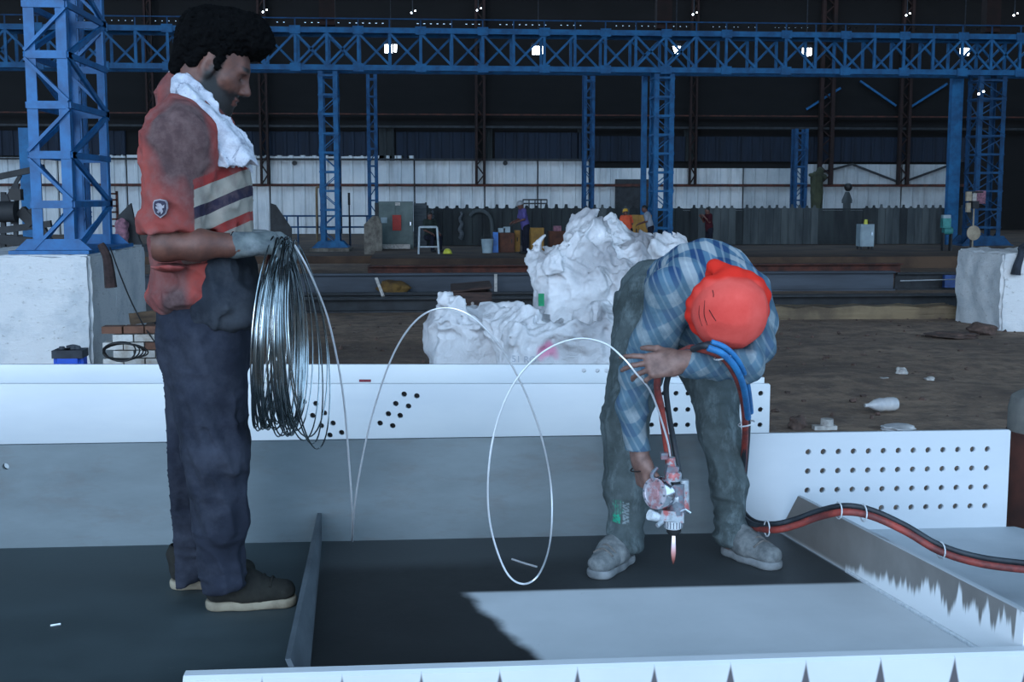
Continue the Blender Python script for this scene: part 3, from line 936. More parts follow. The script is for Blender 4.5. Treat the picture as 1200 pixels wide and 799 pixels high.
MB().tube(catmull([(jc - 0.02, yj, jt + 0.012), (jc + 0.02, yj, jt + 0.02), (jc + 0.06, yj, jt + 0.01)], 4), 0.011, 8).build('handle', M['can_dark'], r, True)
MB().box((jc, yj, jt - 0.025), (jw + 0.004, jw * 0.8 + 0.004, 0.05)).build('shoulder', M['can_dark'], r)

# grey cylinder at the far right
yc = 6.2
ca = X(1184, yc, 520)
m = MB(); rc_ = 0.20
zc = zgain(470, yc)
r = empty('gas_drum', (ca + rc_, yc, GZ), 'grey steel drum with a rusty lower half at the right edge', 'drum')
M['drum'] = mat('dusty_drum', (120, 118, 112), (92, 92, 90), 5, 0.8, 0, 0.1)
zl = zgain(520, yc)
MB().lathe([(rc_, zl), (rc_, zc - 0.09), (rc_ * 0.93, zc - 0.03), (rc_ * 0.7, zc), (0.05, zc + 0.01), (0.05, zc + 0.06)], (ca + rc_, yc, 0), n=32).build('shell', M['drum'], r, True)
MB().lathe([(rc_, GZ), (rc_ * 1.0, zl - 0.012), (rc_ * 1.03, zl - 0.01), (rc_ * 1.03, zl + 0.002)], (ca + rc_, yc, 0), n=32).build('skirt', M['rust'], r, True)
MB().cyl((ca + rc_ + 0.04, yc - 0.03, zc - 0.01), (ca + rc_ + 0.04, yc - 0.03, zc + 0.13), 0.03, n=12).build('valve', mat('yellow_valve', (190, 150, 40), None, 8, 0.6), r, True)

# litter and stones on the soil
M['bottle'] = mat('clouded_plastic', (196, 194, 192), (170, 170, 172), 10, 0.35, 0, 0.1)
c = at_z(1033, 474, GZ + 0.08)
ax = np.array([1, 0.12, 0.02]); sc = c[1] / F_PX
o = MB().lathe([(0.018, -22 * sc), (0.02, -17 * sc), (9 * sc * .75, -9 * sc), (8.5 * sc, -2 * sc), (7.8 * sc, 3 * sc), (8.6 * sc, 8 * sc), (8.4 * sc, 16 * sc), (7 * sc, 20 * sc)], c, ax, 20).build('bottle', M['bottle'], None, True)
tag(o, 'cloudy white plastic bottle lying on the soil behind the perforated plate', 'bottle')
def stone(px, py, wpx, hpx, mt, name, label, cat, zbase=GZ, seed=0, flat=1.0):
    c = at_z(px, py + hpx * 0.5, zbase)
    s = c[1] / F_PX
    bm = bmesh.new(); bmesh.ops.create_icosphere(bm, subdivisions=3, radius=1)
    q = np.random.RandomState(seed); ph = q.uniform(0, 6, 6)
    for v in bm.verts:
        p = v.co
        k = 1 + 0.16 * math.sin(3 * p.x + ph[0]) * math.sin(4 * p.y + ph[1]) + 0.13 * math.sin(6 * p.z + ph[2] + 3 * p.x) + 0.06 * math.sin(11 * p.y + ph[3])
        v.co = Vector((p.x * wpx * s / 2 * k, p.y * wpx * s / 2 * k * 0.8, max(p.z * k, -0.7) * hpx * s / 1.7 * flat + hpx * s * 0.41 * flat))
    me = bpy.data.meshes.new(name); bm.to_mesh(me); bm.free()
    o = link_mesh(name, me, mt, None, c); sharp(o, 35)
    return tag(o, label, cat)
M['stone'] = mat('brown_stone', (96, 76, 68), (66, 54, 48), 14, 0.95, 0, 0.5)
M['pale_bit'] = mat('pale_scrap', (190, 186, 180), (150, 146, 142), 18, 0.8, 0, 0.5)
stone(934, 494, 21, 17, M['stone'], 'stone', 'round brown stone just above the left end of the perforated plate', 'stone', seed=1)
stone(1150, 385, 34, 14, M['stone'], 'stone', 'dark earth lump leaning on the right pedestal', 'stone', seed=2)
stone(1089, 444, 13, 6, M['pale_bit'], 'scrap', 'small pale scrap on the bare soil', 'scrap', seed=3)
stone(1056, 435, 14, 11, M['pale_bit'], 'crumpled_wrapper', 'crumpled grey wrapper standing on the soil', 'wrapper', seed=4)
stone(1036, 444, 16, 5, M['pale_bit'], 'crumpled_wrapper', 'flat wrapper scrap left of the crumpled grey one', 'wrapper', seed=14)
stone(1052, 500, 40, 7, M['bottle'], 'plastic_bag', 'flattened clear plastic bag behind the top edge of the perforated plate', 'bag', seed=5)
stone(1115, 392, 60, 7, M['stone'], 'earth_mound', 'low reddish earth mound near the right pedestal', 'mound', seed=9)
stone(992, 443, 20, 6, M['stone'], 'stone', 'flat brown stone in the middle of the bare soil', 'stone', seed=12)
c = at_z(968, 503, GZ)
s = c[1] / F_PX
r = empty('pipe_cap', (c[0], c[1], GZ), 'pale round cap on a flat plate behind the perforated flange', 'cap')
MB().box((c[0] - 2 * s, c[1], GZ + 2.5 * s), (28 * s, 12 * s, 5 * s)).build('plate', M['pale_bit'], r)
MB().cyl((c[0] + 1 * s, c[1], GZ + 5 * s), (c[0] + 1 * s, c[1], GZ + 13 * s), 8 * s, 7.6 * s, 18).build('cap', M['pale_bit'], r, True)
# small clods scattered over the soil
m = MB()
q = np.random.RandomState(11)
for k in range(900):
    x, y = q.uniform(-7, 11), q.uniform(6.5, 20)
    w = q.uniform(0.01, 0.045)
    a = q.uniform(0, 6.28, 3)
    R = np.array(Matrix.Rotation(a[0], 3, 'X') @ Matrix.Rotation(a[1], 3, 'Z'))
    m.box((x, y, GZ + w * 0.3), (w * q.uniform(.8, 2.2), w, w * 0.8), R, 0.6)
tag(m.build('soil_clods', M['stone']), 'small clods and chips scattered on the soil', 'clods', kind='stuff')

# open wooden crate and a white stake
M['crate'] = mat('dark_crate_wood', (70, 52, 46), (44, 34, 32), 4, 0.9, 0, 0.3, stretch=(1, 1, 5))
yk = 16.0
xa, xb = X(529, yk, 350), X(575, yk, 350); za = GZ; zb = zgain(341, yk)
r = empty('crate', ((xa + xb) / 2, yk, GZ), 'dark open wooden crate standing behind the left white sack', 'crate')
tk = 0.03
MB().box(((xa + xb) / 2, yk - 0.25, (za + zb) / 2), (xb - xa, tk, zb - za)).build('front_panel', M['crate'], r)
MB().box(((xa + xb) / 2, yk + 0.25, (za + zb + 0.06) / 2), (xb - xa, tk, zb - za + 0.06)).build('back_panel', M['crate'], r)
for x in (xa + tk / 2, xb - tk / 2):
    MB().box((x, yk, (za + zb) / 2), (tk, 0.46, zb - za)).build('side_panel', M['crate'], r)
MB().extrude([(xa, yk - 0.28, zb), (xb, yk - 0.28, zb + 0.05), (xb, yk + 0.27, zb + 0.09), (xa, yk + 0.27, zb + 0.05)], (0, 0, 0.025)).build('lid', M['crate'], r)
MB().cyl((xa + 0.26, yk - 0.27, zb - 0.14), (xa + 0.26, yk - 0.29, zb - 0.14), 0.02, n=8).build('latch', M['pale_bit'], r)
c = at_z(581, 345, GZ)
tag(MB().box((c[0], 25.5, GZ + 0.2), (0.06, 0.05, 0.44)).build('stake', M['pale_bit']), 'short white stake standing against the blue-grey beam', 'stake')
# yellow-brown crumpled sacking with a stick
M['ochre'] = mat('ochre_sacking', (120, 92, 46), (80, 60, 34), 5, 0.95, 0, 0.6)
stone(461, 336, 34, 17, M['ochre'], 'sacking_heap', 'crumpled ochre sacking heap in front of the blue-grey beam', 'sacking', seed=6)
p, q_ = at_y(441, 326, 21.2), at_y(449, 347, 21.0)
tag(MB().bar(p, q_, 0.05).build('stick', M['pale_bit']), 'pale stick leaning beside the ochre sacking', 'stick')

# ------------------------------------------------------------------ smooth-blended solids, meshed with surface nets
def _h(ix, iy, iz):
    n = (ix.astype(np.uint32) * np.uint32(374761393)) ^ (iy.astype(np.uint32) * np.uint32(668265263)) ^ (iz.astype(np.uint32) * np.uint32(2246822519))
    n = (n ^ (n >> np.uint32(13))) * np.uint32(1274126177)
    return ((n ^ (n >> np.uint32(16))) & np.uint32(0xffff)).astype(np.float32) / 32767.5 - 1.0
def vnoise(P):
    i = np.floor(P).astype(np.int64); f = (P - i).astype(np.float32); f = f * f * (3 - 2 * f)
    x, y, z = i[:, 0], i[:, 1], i[:, 2]; fx, fy, fz = f[:, 0], f[:, 1], f[:, 2]
    def L(a, b, t): return a + (b - a) * t
    c = [[[_h(x + a, y + b, z + d) for d in (0, 1)] for b in (0, 1)] for a in (0, 1)]
    return L(L(L(c[0][0][0], c[1][0][0], fx), L(c[0][1][0], c[1][1][0], fx), fy), L(L(c[0][0][1], c[1][0][1], fx), L(c[0][1][1], c[1][1][1], fx), fy), fz)
def ridge(P): return 1 - 2.2 * np.abs(vnoise(P))

def creases(P):
    """distance to the nearest of scattered points: sharp outward ridges between hollow facets"""
    i = np.floor(P).astype(np.int64); f = (P - i).astype(np.float32)
    best = np.full(len(P), 9.0, np.float32)
    for a in (-1, 0, 1):
        for b in (-1, 0, 1):
            for c in (-1, 0, 1):
                x, y, z = i[:, 0] + a, i[:, 1] + b, i[:, 2] + c
                dx = a + 0.5 + 0.5 * _h(x, y, z) - f[:, 0]
                dy = b + 0.5 + 0.5 * _h(x + 71, y, z) - f[:, 1]
                dz = c + 0.5 + 0.5 * _h(x, y + 37, z) - f[:, 2]
                best = np.minimum(best, dx * dx + dy * dy + dz * dz)
    return np.sqrt(best)

V3 = lambda *a: np.array(a, dtype=np.float32)
I3 = np.eye(3, dtype=np.float32)

def rc(a, b, ra, rb, k=0.02, ax=None, s=1.0, op='add'):
    """capsule with two radii; ax = unit axis along which it is s times wider"""
    a = np.array(a, np.float32); b = np.array(b, np.float32)
    if ax is not None: ax = np.array(ax, np.float32); ax = ax / np.linalg.norm(ax)
    def f(P):
        q = P - a; d = b - a
        if ax is not None:
            q = q - np.outer(q @ ax, ax) * (1 - 1 / s); d = d - ax * (d @ ax) * (1 - 1 / s)
        L = d @ d + 1e-9
        h = np.clip((q @ d) / L, 0, 1)
        r = np.linalg.norm(q - h[:, None] * d, axis=1) - (ra + (rb - ra) * h)
        return r * (min(1.0, s) if ax is not None else 1.0)
    return (f, k, op)
def ell(c, r, R=None, k=0.02, op='add'):
    c = np.array(c, np.float32); r = np.array(r, np.float32)
    def f(P):
        q = P - c
        if R is not None: q = q @ np.array(R, np.float32)
        k0 = np.linalg.norm(q / r, axis=1); k1 = np.linalg.norm(q / (r * r), axis=1) + 1e-9
        return np.where(k0 < 1e-3, -r.min(), k0 * (k0 - 1) / k1)
    return (f, k, op)
def rb(c, half, rad=0.01, R=None, k=0.02, op='add'):
    c = np.array(c, np.float32); half = np.array(half, np.float32)
    def f(P):
        q = P - c
        if R is not None: q = q @ np.array(R, np.float32)
        q = np.abs(q) - (half - rad)
        return np.linalg.norm(np.maximum(q, 0), axis=1) + np.minimum(q.max(axis=1), 0) - rad
    return (f, k, op)
def chain(pts, rads, k=0.02, ax=None, s=1.0):
    return [rc(pts[i], pts[i + 1], rads[i], rads[i + 1], k, ax, s) for i in range(len(pts) - 1)]

def smin(a, b, k):
    h = np.maximum(k - np.abs(a - b), 0) / k
    return np.minimum(a, b) - h * h * k * 0.25

def solid(name, prims, h, mt, parent=None, loc=None, disp=None, attrs=None, dmax=0.02, relax=1):
    """prims -> one closed smooth mesh; disp(P) is added to the distance; attrs(P, N) -> {name: values per vertex}"""
    # bounds
    lo = np.array([1e9] * 3); hi = -lo
    samp = None
    gb = solid.bounds
    lo, hi = np.array(gb[0], np.float32), np.array(gb[1], np.float32)
    B = 8
    nb = np.ceil((hi - lo) / (h * B)).astype(int) + 1
    gi = np.stack(np.meshgrid(*[np.arange(n) for n in nb], indexing='ij'), -1).reshape(-1, 3)
    C = (lo + (gi * B + 3.5) * h).astype(np.float32)
    half = B * h * 0.87
    pd = [p[0](C) for p in prims]
    d = np.full(len(C), 1e3, np.float32)
    for v, (f, k, op) in zip(pd, prims):
        if op == 'add': d = smin(d, v, k)
        else: d = -smin(-d, v, k)
    keep = np.abs(d) < half * 1.35 + dmax
    gk = gi[keep]; dk = d[keep]
    off = np.stack(np.meshgrid(*[np.arange(B)] * 3, indexing='ij'), -1).reshape(-1, 3)
    P = ((gk[:, None, :] * B + off[None]) * h).astype(np.float32) + lo
    D = np.full(P.shape[:2], 1e3, np.float32)
    first = np.full(len(gk), 1e3, np.float32)
    addmin = np.min([v[keep] for v, p in zip(pd, prims) if p[2] == 'add'], axis=0)
    for v, (f, k, op) in zip(pd, prims):
        vk = v[keep]
        sel = (vk < addmin + 2.4 * half + k) if op == 'add' else (vk < half * 1.6 + k)
        if not sel.any(): continue
        q = f(P[sel].reshape(-1, 3)).reshape(-1, B ** 3)
        D[sel] = smin(D[sel], q, k) if op == 'add' else -smin(-D[sel], q, k)
    if disp is not None:
        nearS = (np.abs(D).min(axis=1) < dmax + 2 * h)
        Q = P[nearS].reshape(-1, 3)
        D[nearS] += disp(Q).reshape(-1, B ** 3).astype(np.float32)
    N = nb * B
    G = np.repeat(np.repeat(np.repeat(np.where(d < 0, -1.0, 1.0).astype(np.float32).reshape(nb), B, 0), B, 1), B, 2)
    idx = gk[:, None, :] * B + off[None]
    G[idx[..., 0], idx[..., 1], idx[..., 2]] = D
    S = G < 0
    c8 = [S[a:N[0] - 1 + a, b:N[1] - 1 + b, c:N[2] - 1 + c] for a in (0, 1) for b in (0, 1) for c in (0, 1)]
    anyv = c8[0].copy(); allv = c8[0].copy()
    for c in c8[1:]: anyv |= c; allv &= c
    cell = np.argwhere(anyv & ~allv)
    ids = np.full(tuple(N - 1), -1, np.int64)
    ids[cell[:, 0], cell[:, 1], cell[:, 2]] = np.arange(len(cell))
    acc = np.zeros((len(cell), 3), np.float32); cnt = np.zeros(len(cell), np.float32)
    cor = [(a, b, c) for a in (0, 1) for b in (0, 1) for c in (0, 1)]
    val = {c: G[cell[:, 0] + c[0], cell[:, 1] + c[1], cell[:, 2] + c[2]] for c in cor}
    for a in cor:
        for ax_ in range(3):
            if a[ax_] == 0:
                b = list(a); b[ax_] = 1; b = tuple(b)
                va, vb = val[a], val[b]
                m = (va < 0) != (vb < 0)
                t = np.where(m, va / (va - vb + 1e-12), 0)
                p = np.array(a, np.float32)[None] + t[:, None] * (np.array(b) - np.array(a))[None].astype(np.float32)
                acc[m] += p[m]; cnt[m] += 1
    vpos = (cell + acc / cnt[:, None]) * h + lo
    faces = []
    for ax_ in range(3):
        u, w = (ax_ + 1) % 3, (ax_ + 2) % 3
        sl0 = [slice(None)] * 3; sl1 = [slice(None)] * 3
        sl0[ax_] = slice(0, N[ax_] - 1); sl1[ax_] = slice(1, N[ax_])
        s0, s1 = S[tuple(sl0)], S[tuple(sl1)]
        e = np.argwhere(s0 != s1)
        e = e[(e[:, u] > 0) & (e[:, w] > 0) & (e[:, u] < N[u] - 1) & (e[:, w] < N[w] - 1)]
        inside = s0[e[:, 0], e[:, 1], e[:, 2]]
        def cid(du, dw):
            q = e.copy(); q[:, u] -= du; q[:, w] -= dw
            return ids[q[:, 0], q[:, 1], q[:, 2]]
        q4 = np.stack([cid(1, 1), cid(0, 1), cid(0, 0), cid(1, 0)], 1)
        q4[~inside] = q4[~inside][:, ::-1]
        faces.append(q4[(q4 >= 0).all(1)])
    faces = np.concatenate(faces)
    # light relaxation
    for _ in range(relax):
        s = np.zeros_like(vpos); n_ = np.zeros(len(vpos), np.float32)
        for i in range(4):
            a, b = faces[:, i], faces[:, (i + 1) % 4]
            for k3 in range(3):
                s[:, k3] += np.bincount(a, vpos[b, k3], len(vpos)); 
            n_ += np.bincount(a, minlength=len(vpos))
        n_[n_ == 0] = 1
        vpos = vpos * 0.4 + s / n_[:, None] * 0.6
    if solid.post is not None: vpos = solid.post(vpos)
    offv = np.array(wloc(parent)) if parent is not None else (np.array(loc) if loc is not None else np.array([(vpos[:, 0].min() + vpos[:, 0].max()) / 2, (vpos[:, 1].min() + vpos[:, 1].max()) / 2, vpos[:, 2].min()]))
    me = bpy.data.meshes.new(name)
    me.vertices.add(len(vpos)); me.vertices.foreach_set('co', (vpos - offv).astype(np.float32).ravel())
    me.loops.add(len(faces) * 4); me.loops.foreach_set('vertex_index', faces.astype(np.int32).ravel())
    me.polygons.add(len(faces)); me.polygons.foreach_set('loop_start', (np.arange(len(faces)) * 4).astype(np.int32))
    try: me.polygons.foreach_set('loop_total', np.full(len(faces), 4, np.int32))
    except Exception: pass
    me.update(calc_edges=True); me.validate()
    me.polygons.foreach_set('use_smooth', [True] * len(me.polygons))
    if attrs is not None:
        for k_, vals in attrs(vpos).items():
            at_ = me.attributes.new(k_, 'FLOAT', 'POINT')
            at_.data.foreach_set('value', vals.astype(np.float32))
    return link_mesh(name, me, mt, parent, None if parent is not None else offv)
solid.post = None
solid.bounds = ((0, 0, 0), (1, 1, 1))
def bounds(pts, m=0.2):
    p = np.array(pts, float); solid.bounds = (p.min(0) - m, p.max(0) + m)

def frame(fwd, up):
    f = np.array(fwd, float); f /= np.linalg.norm(f)
    u = np.array(up, float); u -= f * (u @ f); u /= np.linalg.norm(u)
    return np.stack([f, np.cross(u, f), u], 1)      # columns: forward, left, up

def sstep(x, a, b):
    t = np.clip((x - a) / (b - a), 0, 1); return t * t * (3 - 2 * t)

# hands: five separate fingers, each three phalanges
def hand_prims(w, f, n, s, curl=(20, 30, 25), spread=6.0, scale=1.0, thumb=35, grow=0.0, curls=None):
    """w wrist, f along the fingers, n out of the palm, s towards the thumb"""
    f = np.array(f, float); f /= np.linalg.norm(f)
    n = np.array(n, float); n -= f * (n @ f); n /= np.linalg.norm(n)
    s = np.array(s, float); s -= f * (s @ f); s -= n * (s @ n); s /= np.linalg.norm(s)
    w = np.array(w, float); k = scale
    out = []
    R = np.stack([f, s, n], 1)
    out.append(rc(w - f * 0.03 * k, w + f * 0.02 * k, 0.024 * k + grow, 0.026 * k + grow, 0.02, s, 1.25))
    out.append(rb(w + f * 0.052 * k, (0.045 * k + grow, 0.040 * k + grow, 0.014 * k + grow), 0.012 * k + grow, R, 0.018))
    out.append(ell(w + f * 0.03 * k + s * 0.026 * k + n * 0.010 * k, np.array([0.032, 0.018, 0.016]) * k + grow, R, 0.015))
    lens = [(0.042, 0.026, 0.021), (0.046, 0.030, 0.022), (0.043, 0.028, 0.021), (0.034, 0.021, 0.019)]
    offs = [0.029, 0.010, -0.010, -0.028]
    base = [0.088, 0.093, 0.089, 0.080]
    for i in range(4):
        c = curls[i] if curls else curl
        a0 = math.radians((1.5 - i) * spread)
        df = f * math.cos(a0) + s * math.sin(a0)
        p = w + f * base[i] * k + s * offs[i] * k
        out.append(rc(p - f * 0.03 * k, p, 0.0095 * k + grow, 0.0098 * k + grow, 0.008))
        ang = 0.0; r = [0.0092, 0.0086, 0.0078, 0.0068]
        if i == 3: r = [x * 0.88 for x in r]
        for j in range(3):
            ang += math.radians(c[j])
            dd = df * math.cos(ang) + n * math.sin(ang)
            q = p + dd * lens[i][j] * k
            out.append(rc(p, q, r[j] * k + grow, r[j + 1] * k + grow, 0.003))
            p = q
    # thumb from the side of the palm near its base
    ta = math.radians(thumb)
    p = w + f * 0.022 * k + s * 0.030 * k + n * 0.006 * k
    d1 = f * math.cos(ta) + s * math.sin(ta) + n * 0.30; d1 /= np.linalg.norm(d1)
    q = p + d1 * 0.040 * k
    out.append(rc(p, q, 0.014 * k + grow, 0.0115 * k + grow, 0.012))
    d2 = f * math.cos(ta * 0.6) + s * math.sin(ta * 0.6) + n * 0.55; d2 /= np.linalg.norm(d2)
    q2 = q + d2 * 0.030 * k
    out.append(rc(q, q2, 0.0112 * k + grow, 0.0098 * k + grow, 0.004))
    d3 = d2 + n * 0.25; d3 /= np.linalg.norm(d3)
    out.append(rc(q2, q2 + d3 * 0.024 * k, 0.0098 * k + grow, 0.0078 * k + grow, 0.004))
    return out

def head_prims(c, R, s=1.0, neck_to=None, neck_r=0.056):
    """c head centre; R columns forward, left, up"""
    c = np.array(c, float)
    T = lambda x, y, z: c + R @ (np.array([x, y, z]) * s)
    out = [ell(T(-0.012, 0, 0.03), np.array([.097, .076, .092]) * s, R, 0.03),
           ell(T(.034, 0, -.030), np.array([.060, .058, .084]) * s, R, 0.03),
           rc(T(.0, .045, -.055), T(.052, .022, -.093), .022 * s, .020 * s, 0.03),
           rc(T(.0, -.045, -.055), T(.052, -.022, -.093), .022 * s, .020 * s, 0.03),
           ell(T(.068, 0, -.096), np.array([.022, .022, .018]) * s, R, 0.02),
           rc(T(.078, -.034, .014), T(.078, .034, .014), .014 * s, .014 * s, 0.02),
           rc(T(.050, .046, -.022), T(.060, .034, -.030), .018 * s, .017 * s, 0.02),
           rc(T(.050, -.046, -.022), T(.060, -.034, -.030), .018 * s, .017 * s, 0.02),
           ell(T(.092, .030, -.004), np.array([.020, .017, .011]) * s, R, 0.012, 'sub'),
           ell(T(.092, -.030, -.004), np.array([.020, .017, .011]) * s, R, 0.012, 'sub'),
           ell(T(.070, .031, -.004), np.array([.014, .015, .012]) * s, R, 0.004),
           ell(T(.070, -.031, -.004), np.array([.014, .015, .012]) * s, R, 0.004),
           rc(T(.088, 0, .004), T(.110, 0, -.034), .007 * s, .0115 * s, 0.012),
           ell(T(.098, .012, -.040), np.array([.012, .008, .008]) * s, R, 0.006),
           ell(T(.098, -.012, -.040), np.array([.012, .008, .008]) * s, R, 0.006),
           ell(T(.088, 0, -.064), np.array([.012, .024, .0065]) * s, R, 0.006),
           ell(T(.086, 0, -.075), np.array([.012, .020, .007]) * s, R, 0.006),
           rb(T(.098, 0, -.0695), np.array([.008, .02, .0012]) * s, 0.001, R, 0.004, 'sub'),
           ell(T(-.004, .075, -.012), np.array([.020, .007, .032]) * s, R, 0.008),
           ell(T(-.004, -.075, -.012), np.array([.020, .007, .032]) * s, R, 0.008),
           ell(T(.0, .083, -.010), np.array([.010, .006, .018]) * s, R, 0.006, 'sub'),
           ell(T(.0, -.083, -.010), np.array([.010, .006, .018]) * s, R, 0.006, 'sub')]
    if neck_to is not None:
        out.append(rc(T(-.03, 0, -.045), neck_to, neck_r * s, neck_r * 1.08 * s, 0.03))
    return out, T

# ------------------------------------------------------------------ materials for skin and clothes
def skin_mat(name, c1, c2, dark=(18, 15, 15)):
    t = NT(name)
    n1 = t.noise(30, 4, 0.6)
    col = t.ramp(n1, [(0.35, c2), (0.65, c1)])
    col = t.mix(t.attr('mask'), col, dark)
    col = t.mix(t.attr('lip'), col, tuple(int(a * b) for a, b in zip(c1, (0.85, 0.62, 0.62))))
    t.base(col); t.rough(0.55)
    t.b.inputs['Subsurface Weight'].default_value = 0.0
    t.bump(t.noise(140, 3, 0.6), 0.25, 0.002)
    return t.m
def cloth(name, c1, c2, scale=9, weave=500, dust=None, dust_amt=0.5, rough=0.95):
    t = NT(name)
    col = t.ramp(t.noise(scale, 6, 0.65), [(0.33, c2), (0.66, c1)])
    if dust:
        col = t.mix(t.math('MULTIPLY', t.ramp(t.noise(scale * 0.6, 6, 0.7, t.mapped(loc=(3, 1, 2))), [(0.45, 0.0), (0.68, 1.0)]), dust_amt), col, dust)
    t.base(col); t.rough(rough); t.b.inputs['Specular IOR Level'].default_value = 0.2
    t.bump(t.noise(weave, 2, 0.5), 0.25, 0.002)
    return t.m

# ------------------------------------------------------------------ big white sacks
def sack_mat():
    t = NT('white_woven_sack')
    a = t.noise(1.6, 6, 0.7)
    col = t.ramp(a, [(0.35, (206, 206, 208)), (0.6, (232, 231, 233))])
    col = t.mix(t.attr('grime_shade'), col, (128, 126, 130))
    col = t.mix(t.attr('pink'), col, (226, 120, 160))
    t.base(col); t.rough(0.42)
    vo = t.n('ShaderNodeTexVoronoi'); vo.inputs['Scale'].default_value = 9.0
    t.l(t.mapped((1, 1, 0.5), (0.3, 0.5, 0)), vo.inputs['Vector'])
    t.bump(t.math('ADD', t.math('MULTIPLY', vo.outputs['Distance'], -0.8), t.noise(9, 6, 0.75, dist=1.5)), 0.7, 0.03)
    return t.m
M['sack'] = sack_mat()
def sack(name, label, px0, px1, ytop, Y, Hn, seed, depth=1.0, peak=None, cat='sack', dip=0.0, rough_top=0.16, base_z=GZ, pink=None):
    """a bulk bag: rounded square body, crumpled loose cloth on top"""
    x0, x1 = X(px0, Y, 400), X(px1, Y, 400)
    w = x1 - x0; xc = (x0 + x1) / 2; zt_ = zgain(ytop, Y)
    zs = base_z + Hn                        # shoulder height of the filled part
    yc_ = Y + depth / 2
    pr = [rb((xc, yc_, (base_z + zs) / 2 + 0.02), (w / 2, depth / 2, (zs - base_z) / 2 + 0.02), 0.07, None, 0.1)]
    if peak:
        for (ppx, ppy, pyo, r0, r1) in peak:
            tip = at_y(ppx, ppy, Y + pyo); 
            pr.append(rc((tip[0] * 0.55 + xc * 0.45, yc_ * 0.5 + (Y + pyo) * 0.5, zs - 0.1), tip - np.array([0, 0, r1]), r0, r1, 0.16))
    if dip:
        pr.append(ell((xc + w * 0.05, yc_, zs + 0.1), (w * 0.33, depth * 0.36, dip), None, 0.08, 'sub'))
    tilt = np.array(Matrix.Rotation(0.5 if seed % 2 else -0.6, 3, 'Y'), np.float32)
    sd_ = np.array([seed * 7.3, seed * 3.1, seed * 5.7], np.float32)
    def disp(P):
        up = sstep(P[:, 2], zs - 0.4, zs + 0.1)
        q = P + 0.12 * np.stack([vnoise(P * 3 + 5), vnoise(P * 3 + 9), vnoise(P * 3 + 2)], 1)
        q = q @ tilt
        q1 = q * np.array([3.4, 3.4, 1.5], np.float32) + sd_
        q2 = q[:, [1, 0, 2]] * np.array([6.5, 5.0, 3.2], np.float32) + sd_ * 2
        return -(creases(q1) - 0.5) * rough_top * (0.25 + 0.8 * up) * 1.1 - (creases(q2) - 0.5) * rough_top * (0.10 + 0.6 * up) - (creases(q * 13 + sd_) - 0.5) * rough_top * (0.06 + 0.28 * up) - 0.02 * vnoise(P * 2 + sd_)
    def attrs(P):
        up = sstep(P[:, 2], zs - 0.4, zs + 0.2)
        q = P.copy(); q[:, 2] *= 0.55
        gr = sstep(vnoise(q * 3.1 + sd_ * 1.7), 0.12, 0.55) * up * 0.75 + 0.1 * up  # grime blotches near the top, with fold shadows painted in too
        o = {'grime_shade': gr, 'pink': np.zeros(len(P))}
        if pink:
            c_ = at_y(pink[0], pink[1], Y)
            o['pink'] = sstep(0.085 + 0.05 * vnoise(P * 14) - np.hypot(P[:, 0] - c_[0], P[:, 2] - c_[2]), 0.0, 0.06) * 0.75
        return o
    solid.bounds = ((x0 - 0.35, Y - 0.35, base_z - 0.05), (x1 + 0.35, Y + depth + 0.35, zt_ + 0.25))
    o = solid(name, pr, 0.0135, M['sack'], None, (xc, yc_, base_z), disp, attrs, 0.2, 0)
    return tag(o, label, cat, 'bulk sacks')
sack('bulk_sack', 'white bulk sack at the left of the heap, its loose top sagging open', 508, 612, 356, 9.8, 0.99, 1, 0.95, [(528, 353, 0.25, 0.2, 0.05), (508, 372, 0.2, 0.14, 0.04)], dip=0.28, rough_top=0.2)
sack('bulk_sack', 'white bulk sack in the middle of the heap with a faded pink mark', 590, 735, 358, 9.2, 1.02, 2, 0.9, [(640, 362, 0.3, 0.26, 0.09)], dip=0.22, rough_top=0.22, pink=(641, 411))
SACK2 = bpy.data.objects['bulk_sack.001']
sack('bulk_sack', 'tallest white bulk sack with a draped peak', 636, 768, 250, 11.0, 1.42, 3, 1.0, [(686, 250, 0.4, 0.42, 0.10), (676, 262, 0.15, 0.34, 0.08)], rough_top=0.24)
sack('bulk_sack', 'white bulk sack behind the tallest one, rising beside the plaid back', 700, 800, 268, 12.6, 1.5, 4, 0.9, [(758, 274, 0.3, 0.3, 0.1), (716, 254, 0.3, 0.16, 0.035)], rough_top=0.18)
M['green_tag'] = mat('green_thread', (30, 150, 100), None, 8, 0.8)
c = at_y(634, 351, 10.93)
tag(MB().box((c[0], c[1] - 0.02, c[2]), (0.05, 0.03, 0.11)).build('cord_end', M['green_tag']), 'green tie end at the lower left corner of the tallest sack', 'tie')

